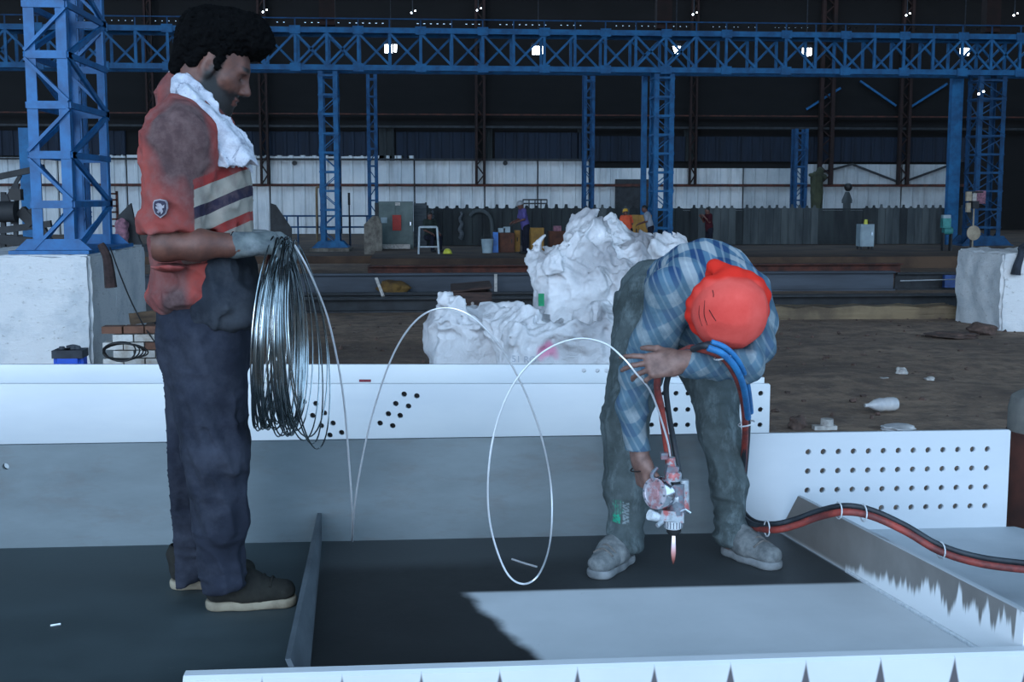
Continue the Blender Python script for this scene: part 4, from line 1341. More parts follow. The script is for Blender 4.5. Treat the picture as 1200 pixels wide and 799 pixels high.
def decal(parent, text, px, py, Y, hpx, mt, name, label=None):
    """flat printed lettering laid onto the surface in front of it"""
    cu = bpy.data.curves.new(name, 'FONT'); cu.body = text; cu.size = hpx * Y / F_PX * 1.35; cu.extrude = 0.0; cu.align_x = 'CENTER'
    ob = bpy.data.objects.new('tmp', cu); COL.objects.link(ob)
    dg = bpy.context.evaluated_depsgraph_get()
    me = bpy.data.meshes.new_from_object(ob.evaluated_get(dg)); bpy.data.objects.remove(ob)
    me.name = name; me.materials.clear()
    bm = bmesh.new(); bm.from_mesh(me)
    bmesh.ops.subdivide_edges(bm, edges=[e for e in bm.edges if e.calc_length() > 0.02], cuts=2)
    c = at_y(px, py, Y); base = wloc(parent)
    for v in bm.verts:
        w = Vector((c[0] + v.co.x, Y - 1.0, c[2] + v.co.y))
        hit, loc, nrm, _ = parent.ray_cast(w - base, Vector((0, 1, 0)))
        v.co = (loc + Vector((0, -0.004, 0))) if hit else (w - base + Vector((0, 1.0, 0)))
    bmesh.ops.solidify(bm, geom=bm.faces[:], thickness=0.001)
    bm.to_mesh(me); bm.free()
    o = link_mesh(name, me, mt, parent)
    if label: o['label'] = label
    return o
M['ink'] = mat('faded_ink', (176, 180, 190), (160, 166, 176), 30, 0.9, 0, 0)
bpy.context.view_layer.update()
decal(SACK2, '51 RO', 614, 424, 9.2, 8, M['ink'], 'printed_mark', 'faint grey printed characters')

# ------------------------------------------------------------------ the standing worker
Y1 = 3.44
def L(px, py, dy=0.0): return at_y(px, py, Y1 + dy)
W1 = empty('person', L(262, 700, 0.0) * np.array([1, 1, 0]), 'standing worker in faded red shirt, towel round neck, holding a coil of wire', 'person')
SEEN1 = (L(150, 0, -0.4), L(360, 730, 0.4))

hc = L(251, 76, 0.0)
Rh = frame((math.cos(math.radians(24)), 0.06, -math.sin(math.radians(24))), (math.sin(math.radians(24)), 0, math.cos(math.radians(24))))
hp, T1 = head_prims(hc, Rh, 0.98, L(229, 128, 0.01), 0.060)
shn, shf = L(209, 166, -0.165), L(218, 164, 0.165)          # shoulders
eln, elf = L(192, 286, -0.215), L(214, 288, 0.20)           # elbows
wrn, wrf = L(281, 287, -0.185), L(296, 283, -0.02)           # wrists
M['skin1'] = skin_mat('brown_skin', (104, 66, 54), (82, 52, 44))
body = hp + [rc(L(229, 128), L(230, 190), 0.075, 0.11, 0.04, (0, 1, 0), 1.4), rc(L(230, 190), L(238, 350), 0.105, 0.105, 0.04, (0, 1, 0), 1.25),
             rc(shn, eln, 0.052, 0.043, 0.03), rc(eln, L(232, 287, -0.215), 0.041, 0.039, 0.02), rc(L(232, 287, -0.215), wrn, 0.039, 0.026, 0.02),
             rc(shf, elf, 0.050, 0.042, 0.03), rc(elf, wrf, 0.042, 0.026, 0.02),
             rc(L(238, 350, -0.08), L(252, 530, -0.09), 0.08, 0.055, 0.03), rc(L(252, 530, -0.09), L(258, 676, -0.07), 0.052, 0.036, 0.03),
             rc(L(230, 350, 0.08), L(212, 540, 0.10), 0.08, 0.055, 0.03), rc(L(212, 540, 0.10), L(218, 668, 0.13), 0.052, 0.036, 0.03),
             rc(L(258, 676, -0.07), np.array([at_z(238, 716, 0.0)[0] + 0.047, at_z(238, 716, 0.0)[1] + 0.02, 0.075]), 0.030, 0.026, 0.02), rc(L(218, 668, 0.13), np.array([at_z(196, 690, 0)[0] + 0.05, at_z(196, 690, 0)[1] + 0.01, 0.075]), 0.030, 0.026, 0.02)]
gr_f = np.array([0.93, 0.18, 0.06]); gl_f = np.array([0.9, -0.12, 0.02])
handN = dict(w=wrn, f=gr_f, n=(0.10, 0.45, -0.9), s=(0.05, 0.75, 0.6), curls=[(38, 55, 30), (45, 60, 35), (50, 62, 35), (52, 60, 35)], scale=0.96, thumb=30)
handF = dict(w=wrf, f=gl_f, n=(0.05, -0.3, -0.95), s=(0, -0.8, 0.5), curls=[(45, 60, 35)] * 4, scale=0.96, thumb=30)
body += hand_prims(**handN) + hand_prims(**handF)
solid.bounds = (SEEN1[0] * np.array([1, 1, 0]) + np.array([0, -0.12, -0.02]), np.array([L(365, 0, 0)[0], Y1 + 0.42, L(0, -30, 0)[2]]))
def at1(P):
    q = (P - hc) @ Rh / 0.98
    x, y, z = q[:, 0], q[:, 1], q[:, 2]; n_ = vnoise(P * 90) * 0.006
    brow = sstep(0.0075 - np.abs(z - 0.022 + 0.1 * (np.abs(y) - 0.03) ** 2 * 20), 0, 0.004) * sstep(np.abs(y), 0.008, 0.014) * sstep(-np.abs(y), -0.052, -0.046) * (x > 0.05)
    beard = sstep(-z + n_ - 0.25 * np.clip(0.05 - x, 0, 1) * 0 + np.clip(0.04 - x, 0, 0.05) * 0.5, 0.036, 0.056) * sstep(x, -0.02, 0.0) * (z > -0.17)
    side = sstep(x + n_, -0.004, 0.008) * sstep(-x, -0.036, -0.022) * sstep(-z, -0.05, -0.03) * (np.abs(y) > 0.045) * (z < 0.06) * (z > -0.08)
    must = sstep(-np.abs(z + 0.053) + 0.0055, 0, 0.004) * (x > 0.075) * (np.abs(y) < 0.03)
    lipm = ((z < -0.058) & (z > -0.082) & (np.abs(y) < 0.024) & (x > 0.08)).astype(float)
    eye = sstep(-np.hypot(z + 0.008, (np.abs(y) - 0.031) * 0.35), -0.004, -0.0015) * (x > 0.06)
    mk = np.clip(beard * 0.97 * (1 - 0.75 * lipm) + brow + side * 0.9 + must * 0.9 + eye, 0, 1)
    near = (np.linalg.norm(q, axis=1) < 0.22)
    return {'mask': mk * near, 'lip': lipm * near * 0.5}
b1 = solid('body', body, 0.0042, M['skin1'], W1, None, None, at1, 0.006, 1)

# hair: a thick dark mop, tufted above the forehead
M['hair'] = mat('black_hair', (8, 8, 9), (3, 3, 4), 60, 0.9, 0, 0.8, bscale=160, bdist=0.004, spec=0.08)
hair = [ell(T1(-0.022, 0, 0.070), (.104, .084, .082), Rh, 0.03), ell(T1(0.045, 0, 0.120), (.082, .076, .050), Rh, 0.03), ell(T1(0.086, 0, 0.098), (.036, .062, .036), Rh, 0.02),
        rc(T1(-0.07, 0.03, 0.02), T1(-0.085, 0.03, -0.045), 0.045, 0.022, 0.02), rc(T1(-0.07, -0.03, 0.02), T1(-0.085, -0.03, -0.045), 0.045, 0.022, 0.02),
        rc(T1(0.012, -0.068, 0.045), T1(0.016, -0.072, -0.004), 0.020, 0.008, 0.01), rc(T1(0.012, 0.068, 0.045), T1(0.016, 0.072, -0.004), 0.020, 0.008, 0.01),
        rc(T1(-0.03, -0.066, 0.04), T1(-0.05, -0.062, -0.02), 0.022, 0.014, 0.01), rc(T1(-0.03, 0.066, 0.04), T1(-0.05, 0.062, -0.02), 0.022, 0.014, 0.01)]
solid.bounds = (hc - 0.26, hc + 0.28)
solid('hair', hair, 0.0035, M['hair'], W1, None, lambda P: (creases(P * 80) - 0.5) * 0.006 + vnoise(P * 24) * 0.006 + vnoise(P * 170) * 0.004, None, 0.02, 0)

# shirt
def shirt1_mat():
    t = NT('faded_red_shirt')
    v = t.mapped(loc=tuple(W1.location))
    X_, Y_, Z_ = t.xyz(v)
    n1 = t.noise(7, 6, 0.65, v); n2 = t.noise(22, 5, 0.7, v)
    red = t.ramp(n1, [(0.3, (134, 54, 50)), (0.7, (164, 80, 72))])
    dirt = t.attr('dirt')
    col = t.mix(dirt, red, t_grey(t, n2))
    # chest bands: cream, navy, cream, red, cream, climbing towards the front
    band = t.attr('band'); fr = t.attr('front')
    bands = t.ramp(band, [(0.0, (134, 50, 48)), (0.12, (146, 140, 130)), (0.33, (44, 40, 56)), (0.47, (146, 140, 130)), (0.66, (140, 52, 48)), (0.78, (142, 136, 126)), (0.93, (130, 48, 46))], 'CONSTANT')
    col = t.mix(fr, col, bands)
    col = t.mix(t.math('MULTIPLY', t.ramp(n2, [(0.45, 0.0), (0.7, 1.0)]), 0.45), col, (112, 92, 90))
    t.base(col); t.rough(0.95); t.b.inputs['Specular IOR Level'].default_value = 0.2
    t.bump(t.noise(420, 2, 0.5, v), 0.25, 0.002)
    return t.m
def t_grey(t, n2):
    return t.ramp(n2, [(0.3, (62, 52, 54)), (0.7, (88, 72, 72))])
M['shirt1'] = shirt1_mat()
YX = (0, 1, 0)
sp = [rc(L(236, 335, 0), L(236, 270, 0), 0.128, 0.124, 0.04, YX, 1.3), rc(L(236, 270, 0), L(229, 190, 0), 0.124, 0.122, 0.04, YX, 1.4),
      rc(L(229, 190, 0), L(225, 150, 0), 0.122, 0.090, 0.04, YX, 1.75), rc(L(226, 150), L(222, 118, 0), 0.085, 0.062, 0.05, YX, 1.2),
      ell(L(262, 225, 0), (0.062, 0.13, 0.11), None, 0.05),
      rc(L(215, 150, -0.12), shn, 0.075, 0.084, 0.04), rc(shn, L(198, 258, -0.205), 0.084, 0.070, 0.035), rc(L(198, 258, -0.205), L(197, 286, -0.208), 0.070, 0.072, 0.02),
      rc(L(220, 150, 0.12), shf, 0.075, 0.080, 0.04), rc(shf, L(216, 262, 0.20), 0.080, 0.068, 0.035),
      rc(L(210, 112, 0.0), L(232, 122, 0.0), 0.058, 0.056, 0.02, YX, 1.15),
      ell(L(233, 347), (0.136, 0.172, 0.040), None, 0.03),
      rb(L(197, 292, -0.22), (0.11, 0.095, 0.045), 0.004, None, 0.008, 'sub'),
      rb(L(236, 388), (0.3, 0.35, 0.058), 0.002, None, 0.008, 'sub'),
      rc(T1(0.01, 0, -0.02), L(232, 118, 0.0), 0.064, 0.060, 0.006, None, 1, 'sub')]
def dsh(P):
    z = P[:, 2]; x = P[:, 0]
    near = P[:, 1] < Y1 - 0.12
    q = P.copy(); q = np.stack([P[:, 0] * 1.0 + 0.55 * P[:, 2], P[:, 1], P[:, 2] * 0.30 - 0.2 * P[:, 0]], 1)
    q2 = np.stack([P[:, 0] * 0.5, P[:, 1], P[:, 2] + 0.7 * P[:, 0]], 1)
    return -0.006 * ridge(q * 17 + 3) - 0.0045 * ridge(q2 * 26) - 0.0015 * vnoise(P * 60)
ZW = lambda py: L(250, py, -0.2)[2]
def ash(P):
    x = P[:, 0]; z = P[:, 2]; y = P[:, 1]
    # position read in the plane of the picture rows so that bands climb towards the front
    px_ = (x - L(240, 250, -0.15)[0]) / 0.0024
    py_ = 250 - (z - ZW(250)) / 0.0024
    b = (py_ + 0.5 * px_ - 212) / 88.0
    onband = (b > 0.0) & (b < 1.0) & (y < Y1 + 0.4)
    arm = (np.hypot(x - (shn[0] * 0.55 + 0.45 * L(198, 258)[0]), 0 * x) < 0.115) & (y < Y1 - 0.125) & (px_ < -5)
    fr = onband & ~arm & (px_ > -12)
    d = 0.72 * sstep(-(np.hypot((px_ + 22) / 26, (py_ - 165) / 42)) + 0.45 * vnoise(P * 13) + 0.25 * vnoise(P * 31), -1.6, -0.3) + 0.6 * sstep(vnoise(P * np.array([11, 11, 4], np.float32) + 4), -0.1, 0.5) + 0.55 * sstep(-np.hypot((px_ - 2) / 14, (py_ - 190) / 65), -1.3, -0.4) * (y < Y1 - 0.1)
    d = d + 0.5 * sstep(-np.hypot((px_ + 28) / 22, (py_ - 355) / 26), -1.3, -0.5)
    return {'band': np.clip(b, 0, 0.999), 'front': fr.astype(float), 'dirt': np.clip(d, 0, 0.95)}
solid.bounds = (np.array([L(155, 0, 0)[0], Y1 - 0.36, L(0, 385, 0)[2]]), np.array([L(315, 0, 0)[0], Y1 + 0.36, L(0, 80, 0)[2]]))
sh = solid('shirt', sp, 0.0042, M['shirt1'], W1, None, dsh, ash, 0.03, 1)
# sleeve badge: dark shield with a pale rim and pale creature figure
M['badge_dark'] = mat('badge_navy', (48, 44, 64), (38, 34, 52), 40, 0.8, 0, 0)
M['badge_pale'] = mat('badge_thread', (150, 146, 152), (120, 116, 124), 60, 0.8, 0, 0)
bc = L(188, 244, -0.292)
def badge(pts, off, mt, nm, parent, sc=1.0):
    P = [bc + np.array([px * sc, -off + 1.4 * (px * sc) ** 2 / 0.05 * 0.35, pz * sc]) for px, pz in pts]
    return MB().extrude(P, (0, 0.012, 0)).build(nm, mt, parent)
shp = [(-.017, .014), (-.014, .020), (0, .023), (.014, .020), (.017, .014), (.018, 0), (.013, -.014), (0, -.024), (-.013, -.014), (-.018, 0)]
bd = badge(shp, 0.006, M['badge_pale'], 'badge', sh, 1.0); bd['label'] = 'shield badge on the sleeve with a pale rim and creature'
badge([(a * .86, b * .86) for a, b in shp], 0.0075, M['badge_dark'], 'badge_field', sh)
badge([(-.010, .010), (-.004, .013), (.003, .011), (.006, .006), (.011, .009), (.010, .001), (.005, -.001), (.008, -.008), (.003, -.015), (.001, -.008), (-.003, -.012), (-.008, -.010), (-.004, -.004), (-.009, -.001), (-.011, .004), (-.006, .005)], 0.009, M['badge_pale'], 'badge_figure', sh)

# dark apron cloth over the front of the hips
M['apron'] = cloth('dark_apron_cloth', (46, 52, 60), (30, 34, 42), 10, 500, (92, 96, 102), 0.35)
ap = [rc(L(266, 318, -0.02), L(266, 350, -0.02), 0.078, 0.084, 0.03, YX, 1.9), rb(L(268, 358, -0.02), (0.078, 0.158, 0.055), 0.03, None, 0.03),
      rb(L(268, 402, 0), (0.2, 0.3, 0.05), 0.002, np.array(Matrix.Rotation(math.radians(14), 3, 'Y')), 0.01, 'sub')]
solid.bounds = (np.array([L(215, 0, 0)[0], Y1 - 0.26, L(0, 405, 0)[2]]), np.array([L(320, 0, 0)[0], Y1 + 0.24, L(0, 235, 0)[2]]))
def dap(P): return -0.006 * ridge(np.stack([P[:, 0] * 22, P[:, 1] * 22, P[:, 2] * 6], 1)) - 0.003 * ridge(P * 18)
solid('apron', ap, 0.005, M['apron'], W1, None, dap, None, 0.02, 1)

# trousers
M['trousers1'] = cloth('dusty_navy_trousers', (40, 44, 56), (28, 32, 42), 9, 450, (78, 82, 94), 0.4)
tp = [rc(L(240, 362), L(240, 400), 0.120, 0.126, 0.04, YX, 1.25),
      rc(L(238, 395, -0.07), L(253, 530, -0.10), 0.108, 0.084, 0.04), rc(L(253, 530, -0.10), L(258, 610, -0.09), 0.084, 0.066, 0.03), rc(L(258, 610, -0.09), L(260, 668, -0.075), 0.066, 0.050, 0.03), rc(L(260, 668, -0.075), L(261, 680, -0.072), 0.050, 0.056, 0.02),
      rc(L(230, 395, 0.07), L(216, 540, 0.10), 0.104, 0.076, 0.04), rc(L(216, 540, 0.10), L(213, 610, 0.12), 0.076, 0.062, 0.03), rc(L(213, 610, 0.12), L(217, 662, 0.135), 0.062, 0.048, 0.03), rc(L(217, 662, 0.135), L(217, 671, 0.135), 0.050, 0.052, 0.02),
      rb(L(262, 702, -0.08), (0.12, 0.11, 0.032), 0.002, None, 0.008, 'sub'), rb(L(215, 691, 0.14), (0.12, 0.10, 0.03), 0.002, None, 0.008, 'sub')]
def dtr(P):
    low = sstep(-P[:, 2], -0.32, -0.08)
    q = np.stack([P[:, 0] * 26 + 8 * P[:, 2], P[:, 1] * 26, P[:, 2] * 7], 1)
    q2 = np.stack([P[:, 0] * 9 + P[:, 2] * 6, P[:, 1] * 10, P[:, 2] * 30], 1)
    return -0.006 * ridge(q) - (0.003 + 0.007 * low) * ridge(q2) - 0.001 * vnoise(P * 80)
solid.bounds = (np.array([L(175, 0, 0)[0], Y1 - 0.26, 0.0]), np.array([L(310, 0, 0)[0], Y1 + 0.26, L(0, 340, 0)[2]]))
solid('trousers', tp, 0.0048, M['trousers1'], W1, None, dtr, None, 0.025, 1)

# shoes
def shoe(parent, heel, yaw, mt_up, mt_sole, length=0.28, seed=0, z=0.0, bulk=1.0):
    """heel: ground point under the heel; yaw: direction of the toes"""
    c, s_ = math.cos(yaw), math.sin(yaw)
    R = np.array([[c, -s_, 0], [s_, c, 0], [0, 0, 1]])
    k = length / 0.28
    T = lambda x, y, zz: np.array(heel) + R @ (np.array([x, y * bulk, zz]) * k) + np.array([0, 0, z])
    up = [rc(T(.045, 0, .055), T(.125, 0, .055), .040 * k, .040 * k, .03, R @ np.array([0, 1, 0]), 1.05 * bulk),
          rc(T(.125, 0, .052), T(.225, .004, .042), .042 * k, .032 * k, .03, R @ np.array([0, 1, 0]), 1.25 * bulk),
          rc(T(.045, 0, .07), T(.035, 0, .105), .040 * k, .041 * k, .02),
          rc(T(.08, 0, .085), T(.13, 0, .078), .034 * k, .026 * k, .03),
          rc(T(.045, 0, .115), T(.035, 0, .16), .031 * k, .031 * k, .004, None, 1, 'sub'),
          rb(T(.14, 0, -.002), (.2 * k, .1 * k, .024 * k), .002, R, .006, 'sub')]
    solid.bounds = (T(.13, 0, .05) - 0.21, T(.13, 0, .07) + 0.21)
    o = solid('shoe', up, 0.004, mt_up, parent, None, lambda P: -0.0018 * ridge(P * 42 + seed), None, 0.01, 1)
    so = [rc(T(.042, 0, .016), T(.12, 0, .014), .041 * k, .036 * k, .03, R @ np.array([0, 1, 0]), 1.0 * bulk), rc(T(.12, 0, .014), T(.222, .004, .016), .036 * k, .040 * k, .03, R @ np.array([0, 1, 0]), 1.12 * bulk),
          rb(T(.14, 0, .068), (.2 * k, .1 * k, .040 * k), .002, R, .004, 'sub'), rb(T(.14, 0, -.03), (.2 * k, .1 * k, .03 * k), .002, R, .004, 'sub')]
    sl = solid('sole', so, 0.004, mt_sole, o, None, None, None, 0.01, 1)
    for i in range(4):
        x = .115 + i * .024
        MB().tube(catmull([T(x, -.038, .076 - i * .003), T(x + .006, 0, .110 - i * .0078), T(x + .012, .038, .076 - i * .003)], 5), 0.0036 * k, 6).build('lace', mt_up if seed < 5 else M['lace'], o, True)
    return o
M['shoe1'] = cloth('dark_olive_shoe', (44, 44, 40), (28, 28, 27), 14, 300, (70, 66, 60), 0.3)
M['sole1'] = mat('tan_rubber_sole', (150, 140, 120), (112, 102, 86), 12, 0.8, 0, 0.2)
M['lace'] = cloth('grey_lace', (120, 116, 112), (90, 88, 86), 30)
hn = at_z(238, 716, 0.0); hf = at_z(196, 690, 0.0)
shoe(W1, (hn[0] + 0.002, hn[1] + 0.02, 0), math.radians(4), M['shoe1'], M['sole1'], 0.272, 1)
shoe(W1, (hf[0] + 0.004, hf[1] + 0.01, 0), math.radians(6), M['shoe1'], M['sole1'], 0.272, 2)

# work gloves
M['glove'] = cloth('grey_work_glove', (104, 112, 112), (72, 80, 84), 22, 300, (150, 154, 156), 0.4)
for hd, wr_, el_ in ((handN, wrn, eln), (handF, wrf, elf)):
    g_ = dict(hd); g_['grow'] = 0.0035
    pr = hand_prims(**g_)[1:]
    f_ = np.array(g_['f']); f_ = f_ / np.linalg.norm(f_)
    pr.append(rc(wr_ - f_ * 0.012, wr_ + f_ * 0.03, 0.034, 0.031, 0.012))
    solid.bounds = (np.array(wr_) - np.array([0.08, 0.14, 0.14]), np.array(wr_) + np.array([0.24, 0.14, 0.12]))
    solid('glove', pr, 0.0038, M['glove'], W1, None, lambda P: -0.0015 * ridge(P * 60), None, 0.008, 1)
M['chrome'] = mat('bright_metal', (220, 222, 226), (200, 204, 210), 20, 0.2, 1.0, 0)
v = wrn - np.array([0.016, 0, 0])
MB().tube([v + np.array([0.004 * math.cos(a), 0.033 * math.cos(a), 0.033 * math.sin(a)]) for a in np.linspace(0, 2 * math.pi, 25)[:-1]], 0.0028, 6, closed=True).build('bracelet', M['chrome'], W1, True)

# towel round the neck
def towel_mat():
    t = NT('pale_towel')
    a = t.noise(26, 5, 0.7)
    col = t.ramp(a, [(0.35, (150, 154, 166)), (0.6, (190, 193, 202))])
    col = t.mix(t.ramp(t.noise(9, 5, 0.8, dist=2.0), [(0.56, 0.0), (0.66, 0.8)]), col, (96, 100, 116))
    t.base(col); t.rough(0.98); t.bump(t.noise(300, 2, 0.6), 0.6, 0.003)
    return t.m
M['towel'] = towel_mat()
tw = [rc(L(217, 104, -0.06), L(229, 124, -0.105), 0.026, 0.030, 0.02), rc(L(211, 99, 0.0), L(217, 104, -0.06), 0.026, 0.026, 0.02),
      rc(L(229, 124, -0.105), L(243, 151, -0.128), 0.030, 0.036, 0.03, YX, 0.8), rc(L(243, 151, -0.128), L(260, 175, -0.128), 0.037, 0.049, 0.03, YX, 0.6),
      rc(L(260, 175, -0.128), L(266, 187, -0.13), 0.050, 0.050, 0.03, YX, 0.5), rc(L(276, 180, -0.10), L(283, 197, -0.10), 0.024, 0.024, 0.02, YX, 0.8),
      rc(L(211, 99, 0.0), L(220, 108, 0.05), 0.026, 0.026, 0.02), rc(L(220, 108, 0.05), L(238, 150, 0.09), 0.028, 0.032, 0.02), rc(L(238, 150, 0.09), L(270, 188, 0.06), 0.032, 0.040, 0.02),
      rb(L(262, 214, -0.14), (0.1, 0.06, 0.05), 0.002, np.array(Matrix.Rotation(math.radians(-4), 3, 'Y')), 0.006, 'sub')]
def dtw(P):
    a = np.array([0.5, 0, -0.86]); q = P - np.outer(P @ a, a) * 0.85
    return -0.012 * ridge(q * 34 + 2) - 0.004 * ridge(P * 30)
solid.bounds = (np.array([L(195, 0, 0)[0], Y1 - 0.22, L(0, 225, 0)[2]]), np.array([L(310, 0, 0)[0], Y1 + 0.18, L(0, 75, 0)[2]]))
solid('towel', tw, 0.0038, M['towel'], W1, None, dtw, None, 0.03, 0)

# ------------------------------------------------------------------ the coil of wire in his hands
G0 = L(333, 283, -0.075)
rg2 = np.random.RandomState(21)
M['wire_dark'] = mat('coil_wire', (168, 176, 178), (140, 150, 152), 30, 0.22, 1.0, 0)
def loopc(xb, wpx, yb, k, zrot):
    pts = []
    xg = 322 + (xb - 300) * 0.30 + rg2.uniform(-3, 3)
    yg = 282 + rg2.uniform(-5, 6)
    dy0 = rg2.uniform(-0.05, 0.04)
    for t in np.linspace(0, 2 * math.pi, 49)[:-1]:
        u = (1 - math.cos(t)) / 2                    # 0 at the grip, 1 at the bottom
        pinch = 1 - 0.62 * math.exp(-(u / 0.16))
        px = xg + (xb - xg) * u ** 0.75 + wpx * math.sin(t) * pinch
        py = yg + (yb - yg) * u
        dy = dy0 + zrot * math.sin(t) * pinch
        pts.append(L(px, py, -0.135 + dy))
    return pts
specs = []
for i in range(17): specs.append((rg2.uniform(298, 316), rg2.uniform(6, 17), rg2.uniform(488, 507), rg2.uniform(0.10, 0.2)))
for i in range(26): specs.append((rg2.uniform(322, 350), rg2.uniform(8, 24), rg2.uniform(492, 512), rg2.uniform(0.10, 0.22)))
specs += [(356, 24, 516, 0.16), (366, 20, 520, 0.2), (372, 23, 526, 0.18), (361, 30, 512, 0.15)]
cobj = empty('wire_coil', L(335, 283, -0.135), 'heavy coil of shiny wire hanging from the gloved hands', 'wire coil')
for i, (xb, wp, yb, zr) in enumerate(specs):
    MB().tube(loopc(xb, wp, yb, 1, zr), 0.0021, 6, closed=True).build('wire_loop', M['wire_dark'], cobj, True)
# trailing wire: down to the web, up and over in the air, one big loop, then through his mate's fingers into the gun
trail = [L(345, 287, -0.13), L(362, 318, -0.10), L(382, 366, 0.0), L(394, 415, 0.06), L(403, 470, 0.12), L(409, 540, 0.2),
         at_y(413, 600, 3.74), at_z(413, 634, 0.02), at_y(416, 590, 3.86), at_y(424, 540, 3.80), at_y(438, 480, 3.75), at_y(461, 415, 3.70), at_y(488, 375, 3.65), at_y(518, 361, 3.62),
         at_y(550, 369, 3.60), at_y(583, 402, 3.62), at_y(612, 452, 3.68), at_y(634, 510, 3.74), at_y(646, 572, 3.80), at_y(645, 632, 3.72), at_z(632, 672, 0.06), at_z(612, 684, 0.03),
         at_z(592, 668, 0.075), at_y(575, 617, 3.46), at_y(572, 560, 3.44), at_y(581, 500, 3.44), at_y(603, 448, 3.44), at_y(637, 412, 3.44), at_y(675, 397, 3.42), at_y(708, 402, 3.38), at_y(731, 420, 3.34),
         at_y(745, 437, 3.335), at_y(756, 449, 3.35), at_y(765, 464, 3.40), at_y(775, 492, 3.46), at_y(783, 520, 3.50), at_y(786, 542, 3.515)]
tag(MB().tube(catmull(trail, 8), 0.0029, 8).build('feed_wire', M['wire'], None, True), 'single long wire looping through the air from the coil to the spray gun', 'wire')

# ------------------------------------------------------------------ the bent worker
Q = lambda px, py, Y: at_y(px, py, Y)
W2 = empty('person', (0.86, 3.75, 0.0), 'worker in a red headcloth and blue plaid shirt, bent double over the spray gun', 'person')
hc2 = Q(853, 360, 3.44)
R2 = frame((-0.12, 0.30, -0.95), (-0.04, -0.94, -0.30))
hp2, T2 = head_prims(hc2, R2, 0.95, Q(858, 352, 3.56), 0.056)
M['skin2'] = skin_mat('dusty_brown_skin', (132, 100, 90), (100, 74, 66))
sR, sL = Q(788, 345, 3.62), Q(884, 372, 3.60)
eR, eL = Q(753, 432, 3.60), Q(876, 427, 3.40)
wR, wL = Q(750, 536, 3.555), Q(795, 424, 3.335)
hipR, hipL = Q(760, 365, 3.96), Q(808, 385, 4.00)
kR, kL = Q(734, 490, 3.80), Q(843, 505, 3.88)
aR, aL = Q(733, 640, 3.735), Q(857, 634, 3.80)
gunhand = dict(w=wR, f=(0.16, -0.05, -1.0), n=(0.92, 0.25, 0.1), s=(0.1, -1, 0.1), curls=[(40, 60, 35), (50, 65, 40), (55, 65, 40), (60, 65, 40)], scale=0.94, thumb=35)
topHand = dict(w=wL, f=(-0.96, -0.02, -0.12), n=(-0.1, 0.88, -0.46), s=(0.0, 0.45, 0.88), curls=[(12, 20, 15), (22, 28, 18), (34, 34, 22), (48, 40, 25)], scale=0.92, thumb=42, spread=11)
bprims = hp2 + [rc(Q(858, 352, 3.56), Q(790, 345, 3.92), 0.09, 0.10, 0.05), rc(sR, eR, 0.045, 0.034, 0.03), rc(eR, Q(744, 480, 3.58), 0.034, 0.028, 0.02), rc(Q(744, 480, 3.58), wR, 0.028, 0.024, 0.02),
                rc(sL, eL, 0.046, 0.036, 0.03), rc(eL, wL, 0.036, 0.026, 0.02), rc(Q(790, 345, 3.92), hipR, 0.09, 0.08, 0.04), rc(Q(790, 345, 3.92), hipL, 0.09, 0.08, 0.04),
                rc(hipR, kR, 0.07, 0.045, 0.03), rc(kR, aR, 0.042, 0.030, 0.03), rc(hipL, Q(836, 450, 3.94), 0.06, 0.05, 0.03), rc(Q(836, 450, 3.94), kL, 0.05, 0.042, 0.03), rc(kL, Q(855, 570, 3.84), 0.042, 0.032, 0.02), rc(Q(855, 570, 3.84), aL, 0.032, 0.030, 0.03)]
bprims += hand_prims(**gunhand) + hand_prims(**topHand)
solid.bounds = (np.array([Q(700, 0, 3.6)[0], 3.15, -0.01]), np.array([Q(925, 0, 3.6)[0], 4.2, 1.12]))
def at2(P):
    z = np.zeros(len(P))
    return {'mask': z, 'lip': z}
solid('body', bprims, 0.0042, M['skin2'], W2, None, None, at2, 0.006, 1)

# headcloth: dome, rolled band, knot and tail
def head_cloth_mat():
    t = NT('red_headcloth')
    a = t.noise(9, 5, 0.6); v = t.mapped((1, 1, 1), loc=(0, 0, 0))
    col = t.ramp(a, [(0.3, (206, 68, 60)), (0.7, (224, 92, 82))])
    col = t.mix(t.attr('deep'), col, (206, 44, 32))
    t.base(col); t.rough(0.9); t.b.inputs['Specular IOR Level'].default_value = 0.2
    t.bump(t.noise(300, 2, 0.5), 0.3, 0.002)
    return t.m
M['headcloth'] = head_cloth_mat()
u2 = R2[:, 2]; f2 = R2[:, 0]; l2 = R2[:, 1]
hcc = hc2 + u2 * 0.034
dome = [ell(hcc, (.106, .106, .104), R2, 0.02)]
ring = [hcc - u2 * 0.030 + (f2 * math.cos(a) * 0.100 + l2 * math.sin(a) * 0.098) + u2 * 0.014 * math.sin(a * 2 + 0.5) for a in np.linspace(0, 2 * math.pi, 17)]
for i in range(16): dome.append(rc(ring[i], ring[i + 1], 0.020, 0.020, 0.012))
dome += [rc(Q(838, 313, 3.44), Q(858, 322, 3.40), 0.022, 0.024, 0.015, (0, 1, 0), 0.7), rc(Q(836, 312, 3.45), Q(833, 322, 3.46), 0.018, 0.016, 0.012),
         rc(Q(862, 320, 3.42), Q(888, 331, 3.42), 0.016, 0.013, 0.012), rc(Q(886, 332, 3.40), Q(896, 345, 3.44), 0.012, 0.016, 0.01)]
solid.bounds = (hcc - 0.19, hcc + 0.19)
def dhc(P):
    q = (P - hcc) @ R2
    ang = np.arctan2(q[:, 1], q[:, 0]); r = np.hypot(q[:, 0], q[:, 1])
    # shallow pleats sweeping round from the left edge
    w = np.sin(ang * 2 + r * 60 + 1.2 * vnoise(P * 12)) * sstep(r, 0.045, 0.09)
    return 0.0016 * w - 0.0022 * ridge(P * 18 + 7)
